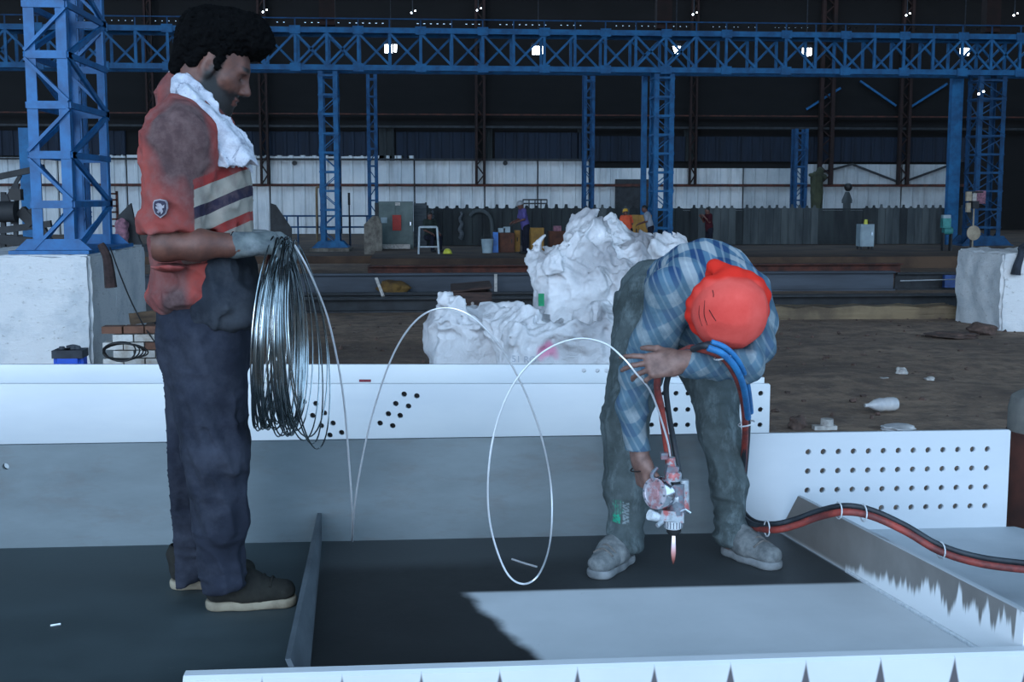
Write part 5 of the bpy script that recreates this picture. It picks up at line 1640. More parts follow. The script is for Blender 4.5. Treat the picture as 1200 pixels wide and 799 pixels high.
def ahc(P):
    q = (P - hcc) @ R2
    dz = -q[:, 2]
    kn = sstep(P[:, 2] + 0.006 * vnoise(P * 30), Q(850, 330, 3.42)[2], Q(850, 321, 3.42)[2])
    return {'deep': np.clip(sstep(dz, -0.02, 0.03) + kn * 0.8, 0, 1)}
hcl = solid('headcloth', dome, 0.0036, M['headcloth'], W2, None, dhc, ahc, 0.012, 1)
M['seam'] = mat('dark_stitch', (60, 14, 14), None, 30, 0.9)
for pts in ([(821, 352), (819, 368), (823, 382)], [(826, 352), (825, 368), (829, 381)], [(831, 363), (835, 370), (839, 376)], [(835, 340), (836, 344), (836, 348)]):
    P_ = []
    for px, py in pts:
        d_ = ray(px, py); d_ = d_ / np.linalg.norm(d_); oc = CAM - hcc
        b_ = oc @ d_; disc = b_ * b_ - (oc @ oc - 0.1062 ** 2)
        P_.append(CAM + d_ * (-b_ - math.sqrt(max(disc, 0))))
    MB().tube(catmull(P_, 4), 0.0011, 5).build('crease', M['seam'], hcl, True)

# plaid shirt
def plaid_mat():
    t = NT('blue_plaid_shirt')
    u, v = t.attr('pu'), t.attr('pv')
    def stripe(x, w):
        fr = t.math('FRACT', x)
        d = t.math('ABSOLUTE', t.math('SUBTRACT', fr, 0.5))
        q = t.n('ShaderNodeMapRange'); q.interpolation_type = 'SMOOTHSTEP'; t.l(d, q.inputs['Value'])
        q.inputs['From Min'].default_value = w - 0.03; q.inputs['From Max'].default_value = w + 0.03
        return q.outputs[0]
    a, b = stripe(u, 0.25), stripe(v, 0.25)
    base = t.mix(a, (154, 162, 168), (72, 102, 124))
    base = t.mix(b, base, t.mix(a, (82, 114, 138), (28, 62, 104)))
    fine = t.math('MULTIPLY', stripe(t.math('MULTIPLY', u, 2.0), 0.42), 0.25)
    base = t.mix(fine, base, (200, 206, 204))
    dirt = t.ramp(t.noise(10, 6, 0.7), [(0.42, 0.0), (0.7, 1.0)])
    g = t.attr('worn')
    col = t.mix(t.math('MULTIPLY', g, t.math('ADD', 0.55, t.math('MULTIPLY', dirt, 0.45))), base, t.mix(dirt, (88, 108, 116), (62, 84, 96)))
    t.base(col); t.rough(0.95); t.b.inputs['Specular IOR Level'].default_value = 0.2
    t.bump(t.noise(420, 2, 0.5), 0.25, 0.002)
    return t.m
M['plaid'] = plaid_mat()
tor = [Q(800, 340, 3.93), Q(826, 334, 3.76), Q(856, 347, 3.60)]
axt = tor[2] - tor[0]; axt /= np.linalg.norm(axt)
acr = np.cross(axt, [0, 0, 1.0]); acr /= np.linalg.norm(acr)
upt = np.cross(acr, axt)
if upt[2] < 0: upt = -upt
spl = [rc(tor[0], tor[1], 0.122, 0.130, 0.04, acr, 1.12), rc(tor[1], tor[2], 0.130, 0.104, 0.04, acr, 1.12),
       rc(Q(800, 372, 3.80), Q(845, 385, 3.62), 0.085, 0.080, 0.06),
       rc(tor[2], Q(866, 352, 3.52), 0.085, 0.066, 0.03),
       rc(Q(805, 335, 3.66), sR, 0.085, 0.078, 0.04), rc(sR, Q(766, 405, 3.61), 0.078, 0.060, 0.035), rc(Q(766, 405, 3.61), Q(750, 438, 3.60), 0.060, 0.052, 0.03),
       rc(Q(750, 438, 3.60), Q(741, 475, 3.58), 0.052, 0.041, 0.02), rc(Q(741, 475, 3.58), Q(747, 524, 3.56), 0.041, 0.035, 0.02),
       rc(Q(870, 350, 3.60), sL, 0.070, 0.062, 0.04), rc(sL, Q(884, 405, 3.50), 0.062, 0.052, 0.03), rc(Q(884, 405, 3.50), eL, 0.052, 0.044, 0.03), rc(eL, Q(806, 426, 3.345), 0.044, 0.036, 0.025),
       rb(Q(744, 536, 3.56), (0.07, 0.08, 0.021), 0.002, None, 0.006, 'sub'),
       rb(Q(789, 424, 3.33), (0.0215, 0.09, 0.08), 0.002, None, 0.006, 'sub')]
def dpl(P):
    q = np.stack([P @ axt * 6, P @ acr * 20, P @ upt * 14], 1)
    cre = sstep(-np.abs(P[:, 2] - eR[2]), -0.14, -0.03) * (P[:, 0] < Q(775, 0, 3.6)[0])
    cuff = sstep(P[:, 0], Q(800, 0, 3.35)[0], Q(830, 0, 3.35)[0]) * (P[:, 1] < 3.45)
    return -0.006 * ridge(q * 0.8) - 0.006 * ridge(P * np.array([9, 9, 24], np.float32)) * cre - 0.004 * ridge(P * np.array([40, 10, 12], np.float32)) * cuff - 0.001 * vnoise(P * 70)
def apl(P):
    a_ = np.array([0.80, -0.30, 0.50]); b_ = np.array([-0.45, -0.62, 0.64])
    rel = P - tor[0]
    u = rel @ a_ / 0.066; v = rel @ b_ / 0.054
    on = (P @ upt - tor[1] @ upt)
    wv = 1 - sstep(on, -0.03, 0.07)
    armm = sstep(-P[:, 2], -(Q(0 + 780, 345, 3.62)[2]), -(Q(780, 375, 3.62)[2]))
    w = np.clip(np.maximum(wv * 0.9, armm * 0.85) + 0.18, 0, 0.92)
    return {'pu': u + 0.05 * vnoise(P * 8), 'pv': v + 0.05 * vnoise(P * 8 + 3), 'worn': w}
solid.bounds = (np.array([Q(705, 0, 3.5)[0], 3.2, Q(0, 545, 3.5)[2]]), np.array([Q(930, 0, 3.7)[0], 4.15, 1.14]))
solid('shirt', spl, 0.0042, M['plaid'], W2, None, dpl, apl, 0.03, 1)

# trousers
def tr2_mat():
    t = NT('dusty_green_grey_trousers')
    a = t.noise(9, 6, 0.7); b = t.noise(24, 5, 0.7, t.mapped((1, 1, 0.4)))
    col = t.ramp(a, [(0.3, (52, 60, 60)), (0.68, (80, 90, 92))])
    col = t.mix(t.math('MULTIPLY', t.ramp(b, [(0.5, 0.0), (0.7, 1.0)]), 0.5), col, (118, 132, 136))
    col = t.mix(t.math('MULTIPLY', t.attr('print'), t.ramp(t.noise(120, 2, 0.5), [(0.42, 0.25), (0.55, 1.0)])), col, (40, 150, 120))
    col = t.mix(t.attr('loops'), col, (142, 156, 160))
    t.base(col); t.rough(0.95); t.b.inputs['Specular IOR Level'].default_value = 0.2
    t.bump(t.noise(380, 2, 0.5), 0.3, 0.002)
    return t.m
M['trousers2'] = tr2_mat()
tp2 = [rc(Q(772, 350, 3.99), Q(800, 360, 4.02), 0.130, 0.120, 0.05),
       rc(hipR, kR, 0.106, 0.070, 0.05), rc(kR, Q(735, 570, 3.77), 0.070, 0.066, 0.03), rc(Q(735, 570, 3.77), Q(733, 622, 3.74), 0.066, 0.046, 0.03), rc(Q(733, 622, 3.74), Q(732, 634, 3.735), 0.046, 0.050, 0.02),
       rc(hipL, Q(836, 450, 3.94), 0.104, 0.078, 0.05), rc(Q(836, 450, 3.94), kL, 0.078, 0.062, 0.03), rc(kL, Q(855, 570, 3.84), 0.062, 0.050, 0.03), rc(Q(855, 570, 3.84), Q(857, 618, 3.81), 0.050, 0.044, 0.03), rc(Q(857, 618, 3.81), Q(857, 629, 3.80), 0.046, 0.050, 0.02),
       rb(Q(733, 655, 3.73), (0.12, 0.12, 0.030), 0.002, None, 0.008, 'sub'), rb(Q(858, 651, 3.8), (0.12, 0.12, 0.030), 0.002, None, 0.008, 'sub')]
def dt2(P):
    low = sstep(-P[:, 2], -0.26, -0.08)
    q = np.stack([P[:, 0] * 26 + 9 * P[:, 2], P[:, 1] * 22, P[:, 2] * 7], 1)
    q2 = np.stack([P[:, 0] * 9 + P[:, 2] * 7, P[:, 1] * 10, P[:, 2] * 34], 1)
    return -0.006 * ridge(q) - (0.003 + 0.008 * low) * ridge(q2)
def at3(P):
    a, b = Q(717, 614, 3.70), Q(728, 586, 3.70)
    px = (P[:, 0] - Q(720, 600, 3.70)[0]) / (3.7 / 1450) + 720
    py = 600 - (P[:, 2] - Q(720, 600, 3.70)[2]) / (3.7 / 1450)
    front = P[:, 1] < 3.76
    pr = ((px > 719.5) & (px < 727.5) & (py > 603) & (py < 614) & front) * 0.95 + ((px > 719) & (px < 731) & (py > 585) & (py <= 603) & front & (np.sin(px * 2.1) > -0.2)) * 0.5
    lp = ((px > 730) & (px < 737.5) & (py > 588) & (py < 614) & front & (np.abs(np.sin(py * 0.75 + px * 0.4)) > 0.6)) * 0.6
    return {'print': pr.astype(float), 'loops': lp.astype(float)}
solid.bounds = (np.array([Q(700, 0, 3.7)[0], 3.6, 0.0]), np.array([Q(895, 0, 3.9)[0], 4.25, 1.0]))
solid('trousers', tp2, 0.0046, M['trousers2'], W2, None, dt2, at3, 0.03, 1)

M['shoe2'] = cloth('grey_dusty_shoe', (132, 136, 136), (88, 92, 94), 26, 260, (74, 80, 84), 0.5)
M['sole2'] = mat('dusty_sole', (132, 136, 138), (100, 104, 106), 14, 0.85, 0, 0.2)
h1 = np.array([aR[0] + 0.02, aR[1] + 0.055, 0]); t1 = at_z(708, 672, 0)
shoe(W2, h1, math.atan2(t1[1] - h1[1], t1[0] - h1[0]), M['shoe2'], M['sole2'], 0.262, 6, bulk=1.0)
h2 = np.array([aL[0] - 0.01, aL[1] + 0.05, 0]); t2 = at_z(886, 660, 0)
shoe(W2, h2, math.atan2(t2[1] - h2[1], t2[0] - h2[0]), M['shoe2'], M['sole2'], 0.262, 7, bulk=0.98)
v = Q(751, 549, 3.555)
M['thread'] = mat('dark_thread', (34, 26, 26), None, 30, 0.9)
MB().tube([v + np.array([0.030 * math.cos(a), 0.031 * math.sin(a), 0.006 * math.cos(a)]) for a in np.linspace(0, 2 * math.pi, 25)[:-1]], 0.0022, 6, closed=True).build('wrist_thread', M['thread'], W2, True)

# ------------------------------------------------------------------ the wire-arc spray gun
def gun_mat(name, c, red=0.5):
    t = NT(name)
    a = t.noise(60, 4, 0.6)
    col = t.mix(t.math('MULTIPLY', t.ramp(t.noise(26, 4, 0.7), [(0.5, 0.0), (0.58, 1.0)]), red), t.ramp(a, [(0.3, tuple(int(x * .75) for x in c)), (0.7, c)]), (172, 50, 40))
    t.base(col); t.rough(0.45); t.b.inputs['Metallic'].default_value = 0.25
    return t.m
M['gun'] = gun_mat('gun_body', (176, 184, 190), 0.75)
M['gun_grey'] = gun_mat('gun_grey', (120, 130, 140), 0.3)
M['gun_disc'] = gun_mat('gun_disc_face', (190, 184, 192), 0.45)
YG = 3.49
G = empty('spray_gun', Q(789, 627, YG), 'hand-held wire spray gun with round motor, stained red and grey', 'spray gun')
p = lambda px, py, dy=0.0: Q(px, py, YG + dy)
MB().cyl(p(793, 566), p(794, 602), 0.026, 0.025, 20).build('barrel', M['gun_grey'], G, True)
MB().cyl(p(802, 562, -.005), p(803, 598, -.005), 0.013, 0.013, 12).build('side_tube', M['gun'], G, True)
MB().cyl(p(786, 536), p(788, 558), 0.013, 0.015, 16).lathe([(0.022, 0), (0.024, 0.005), (0.024, 0.022), (0.020, 0.027)], p(789, 563), np.array([0.02, 0, 1]), 16).build('inlet', M['gun'], G, True)
MB().box(p(787, 551), (0.034, 0.03, 0.03), np.array(Matrix.Rotation(0.2, 3, 'Y'))).box(p(778, 534), (0.02, 0.02, 0.018)).build('feed_block', M['gun_grey'], G)
ax = np.array([-0.80, -0.58, 0.10]); ax /= np.linalg.norm(ax)
c0 = p(778, 577, 0.01)
MB().lathe([(0.030, -0.01), (0.046, 0.0), (0.048, 0.004), (0.048, 0.034), (0.045, 0.039)], c0, ax, 36).build('motor_housing', M['chrome'], G, True)
mf = MB().lathe([(0.0455, 0.0385), (0.0455, 0.041), (0.036, 0.043), (0.034, 0.041), (0.018, 0.041), (0.016, 0.045), (0.001, 0.045)], c0, ax, 36).build('motor_cover', M['gun_disc'], G, True)
un = np.cross(ax, [0, 0, 1.0]); un /= np.linalg.norm(un); wn_ = np.cross(ax, un)
for k in range(10):
    a = 2 * math.pi * k / 10
    q_ = c0 + ax * 0.041 + (un * math.cos(a) + wn_ * math.sin(a)) * 0.040
    MB().cyl(q_, q_ + ax * 0.004, 0.003, n=8).build('bolt', M['gun_grey'], mf, True)
MB().cyl(p(782, 582, 0.01), p(796, 583), 0.030, 0.028, 16).build('gear_case', M['gun'], G, True)
MB().box(p(786, 603), (0.072, 0.05, 0.030), np.array(Matrix.Rotation(0.12, 3, 'Y')), 0.9).build('head_block', M['gun'], G)
MB().cyl(p(771, 606, -.01), p(761, 603, -.02), 0.013, 0.016, 14).build('side_port', M['bead'], G, True)
MB().cyl(p(776, 611, -.02), p(770, 616, -.03), 0.008, 0.007, 12).build('side_port', M['gun'], G, True)
MB().tube([p(796, 600, -.02), p(803, 597, -.025), p(809, 601, -.025)], 0.0045, 8).build('lever', M['chrome'], G, True)
MB().lathe([(0.014, 0.018), (0.026, 0.016), (0.026, -0.004), (0.022, -0.008)], p(789, 616), (0, 0, 1), 24).build('air_cap', M['bead'], G, True)
for k in range(18):
    a = 2 * math.pi * k / 18
    c_ = p(789, 616) + np.array([math.cos(a) * 0.0262, math.sin(a) * 0.0262, 0.006])
    MB().box(c_, (0.003, 0.003, 0.018)).build('knurl', M['gun_grey'], G)
MB().lathe([(0.022, 0.0), (0.021, -0.008), (0.013, -0.016), (0.009, -0.018)], p(789.5, 620), (0, 0, 1), 20).build('nozzle', M['black'], G, True)
MB().box(p(776, 590, 0.035), (0.03, 0.03, 0.10)).build('grip', M['gun_grey'], G)
MB().tube(catmull([p(770, 548, .01), p(764, 556, .0), p(766, 563, -.01)], 4), 0.006, 8).build('fitting', M['gun_grey'], G, True)

def flame_mat():
    t = NT('spray_flame')
    for n_ in list(t.t.nodes):
        if n_.type == 'BSDF_PRINCIPLED': t.t.nodes.remove(n_)
    out_ = [n_ for n_ in t.t.nodes if n_.type == 'OUTPUT_MATERIAL'][0]
    z = t.xyz()[2]
    q = t.n('ShaderNodeMapRange'); t.l(z, q.inputs['Value']); q.inputs['From Min'].default_value = 0.0; q.inputs['From Max'].default_value = 0.088
    e = t.n('ShaderNodeEmission')
    t.l(t.ramp(q.outputs[0], [(0.0, (255, 140, 130)), (0.3, (255, 200, 215)), (0.7, (200, 215, 255)), (1.0, (240, 248, 255))]), e.inputs[0])
    t.l(t.ramp(q.outputs[0], [(0.0, 0.05), (0.4, 0.25), (1.0, 0.8)]), e.inputs[1])
    mlt = t.math('MULTIPLY', t.ramp(q.outputs[0], [(0.0, 0.15), (0.4, 0.35), (1.0, 1.0)]), 1.8)
    t.l(mlt, e.inputs[1])
    tr_ = t.n('ShaderNodeBsdfTransparent')
    mx = t.n('ShaderNodeMixShader')
    lw = t.n('ShaderNodeLayerWeight'); lw.inputs[0].default_value = 0.35
    f_ = t.math('MULTIPLY', t.math('SUBTRACT', 1.0, lw.outputs['Facing']), t.ramp(q.outputs[0], [(0.0, 0.1), (0.5, 0.75), (1.0, 1.0)]), True)
    t.l(f_, mx.inputs[0]); t.l(tr_.outputs[0], mx.inputs[1]); t.l(e.outputs[0], mx.inputs[2]); t.l(mx.outputs[0], out_.inputs[0])
    return t.m
fl = MB().lathe([(0.001, 0.0), (0.005, 0.014), (0.0072, 0.034), (0.0066, 0.055), (0.0052, 0.08), (0.0046, 0.088)], Q(789.5, 627, YG) - np.array([0, 0, 0.088]), (0, 0, 1), 20).build('spray_flame', flame_mat(), None, True)
tag(fl, 'short white and pink flame blowing down from the nozzle onto the plate', 'flame')

# ------------------------------------------------------------------ hoses
M['hose_blue'] = mat('blue_hose', (40, 120, 176), (30, 92, 144), 20, 0.55, 0, 0.2)
M['hose_red'] = mat('red_hose', (150, 60, 50), (96, 44, 42), 18, 0.6, 0, 0.3)
M['hose_dark'] = mat('dark_hose', (44, 52, 58), (30, 34, 40), 14, 0.6, 0, 0.2)
mid = [Q(905, 620, 3.62), Q(930, 615, 3.56), Q(958, 605, 3.50), Q(988, 599, 3.42), Q(1020, 604, 3.40), Q(1060, 622, 3.36), Q(1100, 645, 3.32), Q(1150, 660, 3.28), Q(1215, 668, 3.26)]
def off(pts, dx, dy, dz): return [np.array(q_) + np.array([dx, dy, dz]) for q_ in pts]
leg = [Q(826, 409, 3.30), Q(843, 416, 3.30), Q(858, 432, 3.33), Q(868, 456, 3.42), Q(873, 490, 3.60), Q(872, 530, 3.80), Q(868, 575, 3.95), Q(866, 600, 3.95), Q(880, 616, 3.80)]
tag(MB().tube(catmull([Q(786, 560, YG + .03), Q(781, 520, YG + .03), Q(775, 480, 3.47), Q(770, 450, 3.43), Q(777, 425, 3.42), Q(800, 412, 3.40), Q(815, 408, 3.34)] + off(leg, 0.0, -0.002, 0.0)[1:] + off(mid, 0, -0.008, 0.0), 8), 0.0105, 10).build('hose', M['hose_red'], None, True), 'red hose running from the spray gun, under the hand and across the right stiffener', 'hose')
tag(MB().tube(catmull([Q(798, 566, YG + .02), Q(790, 520, YG + .045), Q(783, 480, 3.50), Q(781, 450, 3.47), Q(790, 428, 3.44), Q(806, 414, 3.40)] + off(leg, 0.012, 0.012, 0.012) + off(mid, 0.006, 0.010, 0.014), 8), 0.0085, 10).build('hose', M['hose_dark'], None, True), 'dark hose bound alongside the red one, trailing off to the right', 'hose')
tag(MB().tube(catmull([Q(812, 409, 3.33)] + off(leg, -0.004, -0.018, 0.012) + off(mid, 0.004, 0.024, 0.002), 8), 0.0095, 10).build('hose', M['hose_blue'] if False else M['hose_dark'], None, True), 'second dark hose, lowest of the bundle lying over the stiffener', 'hose')
bl = catmull(off(leg, 0.0, -0.034, 0.008)[:5], 10)
tag(MB().tube(bl, 0.0095, 10).tube(catmull(off(leg, 0.012, -0.022, 0.022)[:5], 10), 0.008, 10).build('hose', M['hose_blue'], None, True), 'bright blue twin hose curving down beside the bent worker’s forearm', 'hose')
for k, (px, py, Y) in enumerate(((846, 420, 3.30), (874, 498, 3.62), (898, 621, 3.64), (982, 600, 3.43), (1011, 603, 3.40), (1102, 647, 3.32))):
    c_ = Q(px, py, Y) + np.array([0.003, 0.004, 0.004])
    d_ = np.array([0, 0.35, 1.0]) if k > 1 else np.array([1, 0, 0.3])
    e1 = d_ / np.linalg.norm(d_); e2 = np.array([0.0, 1, 0]) ; e2 = e2 - e1 * (e2 @ e1); e2 /= np.linalg.norm(e2)
    tag(MB().tube([c_ + e1 * 0.024 * math.cos(a) + e2 * 0.03 * math.sin(a) for a in np.linspace(0, 2 * math.pi, 17)[:-1]], 0.0022, 5, closed=True).build('cable_tie', M['bead'], None, True), 'pale tie binding the hoses, %s' % ['beside the red headcloth', 'behind the right knee', 'behind the right shoe', 'first over the stiffener', 'second over the stiffener', 'nearest the right edge'][k], 'tie', 'hose ties')

# ------------------------------------------------------------------ fence in front of the back wall
zf0, zf1 = PZ, zgain(243.5, YF)
xf0, xf1 = X(495, YF), X(1135, YF)
fence = empty('fence', ((xf0 + xf1) / 2, YF, PZ), 'long dark plank fence with pointed tops before the white wall', 'fence')
M['fence_dark'] = mat('dark_fence_plank', (50, 58, 60), (32, 38, 42), 1.4, 0.9, 0, 0, stretch=(2, 1, 0.3))
M['fence_grey'] = mat('grey_fence_plank', (78, 86, 88), (52, 60, 64), 1.4, 0.9, 0, 0, stretch=(2, 1, 0.3))
MB().box(((xf0 + xf1) / 2, YF + 0.08, (zf0 + zf1) / 2 - 0.05), (xf1 - xf0, 0.05, zf1 - zf0 - 0.1)).build('backing_sheet', M['fence_dark'], fence)
MB().box(((xf0 + xf1) / 2, YF + 0.03, zf1 - 0.06), (xf1 - xf0, 0.05, 0.07)).build('rail', M['fence_dark'], fence)
MB().box(((xf0 + xf1) / 2, YF + 0.03, zf0 + 0.12), (xf1 - xf0, 0.05, 0.08)).build('rail', M['fence_dark'], fence)
rp7 = random.Random(3)
x = xf0; k = 0
while x < xf1:
    pitch = 0.345 if x < X(690, YF) else 0.27
    if X(955, YF) < x < X(1010, YF) or rp7.random() < 0.03: x += pitch; continue
    w = pitch * 0.96; h = zf1 + rp7.uniform(0.05, 0.13); j = rp7.uniform(-0.012, 0.012)
    pts = [(x, YF - 0.02 + j, zf0), (x + w, YF - 0.02 + j, zf0), (x + w, YF - 0.02 + j, zf1 - 0.02), (x + w * 0.66, YF - 0.02 + j, zf1), (x + w * 0.6, YF - 0.02 + j, h), (x + w * 0.34, YF - 0.02 + j, h), (x + w * 0.26, YF - 0.02 + j, zf1), (x, YF - 0.02 + j, zf1 - 0.02)]
    mt = M['fence_grey'] if (x > X(815, YF) and rp7.random() < 0.8) or rp7.random() < 0.12 else M['fence_dark']
    MB().extrude(pts, (0, 0.035, 0)).build('plank', mt, fence)
    x += pitch; k += 1

# ------------------------------------------------------------------ people far off, each a small continuous figure
def far_person(label, px, Y, H, mats, yaw=0.0, lean=0.0, arms='down', hat=None, seated=False, zb=PZ):
    x = X(px, Y); r = empty('person', (x, Y, zb), label, 'person')
    c, s = math.cos(yaw), math.sin(yaw)
    k = H / 1.7
    def T(f, l, z):                         # f forwards, l left
        if z > 0.9 and not seated:
            f = f + (z - 0.9) * math.sin(lean); z = 0.9 + (z - 0.9) * math.cos(lean)
        return np.array([x + (c * f - s * l) * k, Y + (s * f + c * l) * k, zb + z * k])
    A = np.array([-s, c, 0.0])
    h = 0.016
    solid.bounds = (np.array([x - 0.75, Y - 0.75, zb - 0.02]), np.array([x + 0.75, Y + 0.75, zb + H + 0.2]))
    if seated:
        dz = -0.42
        hip, kn, ft = (0.0, 0.46), (0.42, 0.50), (0.44, 0.07)
    else: dz = 0.0
    sh_z, hd_z = 1.40 + dz, 1.58 + dz
    if arms == 'front': el, wr = (0.08, 1.12 + dz), (0.36, 1.02 + dz)
    elif arms == 'up': el, wr = (0.10, 1.15 + dz), (0.26, 1.35 + dz)
    else: el, wr = (-0.02, 1.12 + dz), (0.05, 0.88 + dz)
    Hc = T(0.03, 0, hd_z)
    Rm = frame((c, s, -0.25), (0, 0, 1))
    hps, Th = head_prims(Hc, Rm, 1.0 * k, T(0.0, 0, sh_z), 0.05)
    pr = hps + [rc(T(0, 0, sh_z - 0.05), T(0, 0, 0.95 + dz), 0.10 * k, 0.10 * k, 0.04, A, 1.3)]
    for sd in (-1, 1):
        pr += [rc(T(0, .18 * sd, sh_z), T(el[0], .23 * sd, el[1]), .045 * k, .038 * k, .03), rc(T(el[0], .23 * sd, el[1]), T(wr[0], .14 * sd, wr[1]), .038 * k, .026 * k, .02)]
        w_ = T(wr[0], .14 * sd, wr[1]); d_ = w_ - T(el[0], .23 * sd, el[1])
        pr += hand_prims(w_, d_, (0.05, 0, -1) if abs(d_[2]) < 0.1 else (-s * sd, c * sd * -1, 0.1), (c, s, 0.2), curl=(20, 25, 20), scale=k)
        if seated: pr += [rc(T(0, .10 * sd, .46), T(.40, .14 * sd, .48), .07, .055, .04), rc(T(.40, .14 * sd, .48), T(.42, .14 * sd, .06), .05, .035, .03)]
        else: pr += [rc(T(0, .09 * sd, .92), T(0.02, .10 * sd, .48), .07 * k, .05 * k, .04), rc(T(0.02, .10 * sd, .48), T(0, .10 * sd, .07), .048 * k, .034 * k, .03)]
    sk = solid('body', pr, 0.012, mats[0], r, None, None, lambda P: {'mask': sstep(((P - Hc) @ Rm)[:, 2] - 0.6 * ((P - Hc) @ Rm)[:, 0], 0.0, 0.02) * (np.linalg.norm(P - Hc, axis=1) < 0.2) * (1.0 if hat is None else 0.6), 'lip': np.zeros(len(P))}, 0.01, 1)
    sp_ = [rc(T(0.0, 0, sh_z - 0.06), T(0.01, 0, 0.98 + dz), 0.125 * k, 0.125 * k, 0.05, A, 1.35), rc(T(0.01, 0, 0.98 + dz), T(0, 0, 0.86 + dz), 0.125 * k, 0.135 * k, 0.05, A, 1.25)]
    for sd in (-1, 1):
        sp_ += [rc(T(0, .16 * sd, sh_z), T(el[0], .23 * sd, el[1] + 0.06), .072 * k, .062 * k, .04)]
    solid('shirt', sp_, h, mats[1], r, None, lambda P: -0.008 * ridge(P * 11), None, 0.03, 1)
    tp_ = [rc(T(0, 0, .95 + dz), T(0, 0, .86 + dz), .125 * k, .13 * k, .04, A, 1.2)]
    for sd in (-1, 1):
        if seated: tp_ += [rc(T(0, .10 * sd, .46), T(.40, .14 * sd, .48), .10, .08, .04), rc(T(.40, .14 * sd, .48), T(.42, .14 * sd, .10), .075, .06, .03)]
        else: tp_ += [rc(T(0, .09 * sd, .88), T(0.02, .11 * sd, .48), .105 * k, .08 * k, .04), rc(T(0.02, .11 * sd, .48), T(0, .11 * sd, .09), .078 * k, .065 * k, .03)]
    solid('trousers', tp_, h, mats[2], r, None, lambda P: -0.006 * ridge(P * 11), None, 0.03, 1)
    for sd in (-1, 1):
        a = T(.42 if seated else 0.0, (.14 if seated else .11) * sd, 0.045)
        f_ = np.array([c, s, 0])
        so = solid('shoe', [rc(a - f_ * 0.04 * k, a + f_ * 0.16 * k, .042 * k, .036 * k, .02)], h * 0.8, M['black'], r, None, None, None, 0.01, 1)
    if hat is not None:
        ht = [ell(Th(-0.005, 0, 0.055), np.array([.118, .10, .092]) * k, Rm, 0.02), rb(Th(0.02, 0, -0.06), np.array([.2, .2, .075]) * k, 0.01, Rm, 0.01, 'sub'), ell(Th(0.035, 0, 0.020), np.array([.135, .112, .014]) * k, Rm, 0.01)]
        solid('helmet', ht, 0.010, hat, r, None, None, None, 0.01, 1)
    return r
C_ = lambda n, a, b: cloth(n, a, b, 5, 60)
M['f_purple'] = C_('violet_shirt', (92, 84, 140), (66, 62, 108)); M['f_dark'] = C_('dark_trousers', (34, 36, 48), (22, 24, 32))
M['f_orange'] = C_('orange_shirt', (216, 96, 64), (180, 72, 52)); M['f_grey'] = C_('pale_grey_shirt', (150, 158, 168), (112, 120, 132))
M['f_maroon'] = C_('maroon_shirt', (72, 26, 34), (50, 20, 28)); M['f_green'] = C_('dark_green_shirt', (48, 58, 54), (34, 42, 40))
M['hat_y'] = mat('yellow_helmet', (216, 168, 50), (196, 148, 40), 8, 0.4, 0, 0); M['hat_g'] = mat('pale_cap', (150, 156, 160), (120, 128, 132), 8, 0.8, 0, 0)
sk_ = M['skin1']
far_person('far worker in violet shirt and pale cap standing beside the yellow cabinet', 616, 36.5, 1.56, (sk_, M['f_purple'], M['f_dark']), math.radians(195), 0.22, 'front', M['hat_g'])
far_person('far worker in orange shirt and yellow helmet behind the tallest sack', 736, 36.2, 1.35, (sk_, M['f_orange'], M['f_dark']), math.radians(100), 0.35, 'front', M['hat_y'])
far_person('far worker in pale grey shirt at the foot of the middle blue column', 763, 37.0, 1.45, (sk_, M['f_grey'], M['f_dark']), math.radians(170), 0.3, 'front')
far_person('far worker in maroon shirt between the plaid back and the grey fence', 832, 37.2, 1.36, (sk_, M['f_maroon'], M['f_dark']), math.radians(195), 0.1, 'up')
far_person('far dark-clothed person seated behind the white stand', 503, 38.2, 1.62, (sk_, M['f_green'], M['f_dark']), math.radians(-60), 0, 'front', None, True)

# ------------------------------------------------------------------ things on and about the platform
def boxthing(name, px0, px1, py0, py1, Y, mt, label, cat, depth=None, zb=PZ, group=None):
    """box standing on the platform"""
    x0, x1 = X(px0, Y), X(px1, Y); z1 = zgain(py0, Y); z0 = zb if py1 is None else zgain(py1, Y)
    d = depth or (x1 - x0)
    r = empty(name, ((x0 + x1) / 2, Y, z0), label, cat, group)
    return r, x0, x1, z0, z1, d
def cabinet(name, px0, px1, py0, Y, mt, label, cat='cabinet', doors=1, depth=0.5, zb=PZ, legs=0.0, group=None, hm=None):
    r, x0, x1, z0, z1, d = boxthing(name, px0, px1, py0, None, Y, mt, label, cat, depth, zb, group)
    z0 += legs
    MB().box(((x0 + x1) / 2, Y + d / 2, (z0 + z1) / 2), (x1 - x0, d, z1 - z0)).build('carcass', mt, r)
    w = (x1 - x0 - 0.04) / doors
    for i in range(doors):
        xa = x0 + 0.02 + i * w
        dd = MB().box((xa + w / 2, Y - 0.012, (z0 + z1) / 2), (w - 0.02, 0.024, z1 - z0 - 0.05)).build('door', mt, r)
        MB().box((xa + w - 0.07, Y - 0.035, (z0 + z1) / 2 + 0.05), (0.03, 0.03, 0.12)).build('handle', hm or M['chrome'], dd)
    if legs:
        for xx_ in (x0 + 0.04, x1 - 0.04):
            for yy in (Y + 0.04, Y + d - 0.04):
                MB().box((xx_, yy, z0 - legs / 2), (0.05, 0.05, legs)).build('leg', M['dark_steel'], r)
    return r, x0, x1, z0, z1
M['cab_green'] = mat('grey_green_enamel', (92, 108, 106), (70, 86, 86), 2, 0.6, 0, 0)
M['cab_white'] = mat('pale_enamel', (150, 168, 176), (128, 146, 154), 2, 0.6, 0, 0)
M['ochre_box'] = mat('ochre_enamel', (168, 124, 52), (132, 96, 42), 3, 0.7, 0, 0)
M['brown_box'] = mat('brown_wood', (98, 60, 44), (68, 42, 34), 3, 0.85, 0, 0)
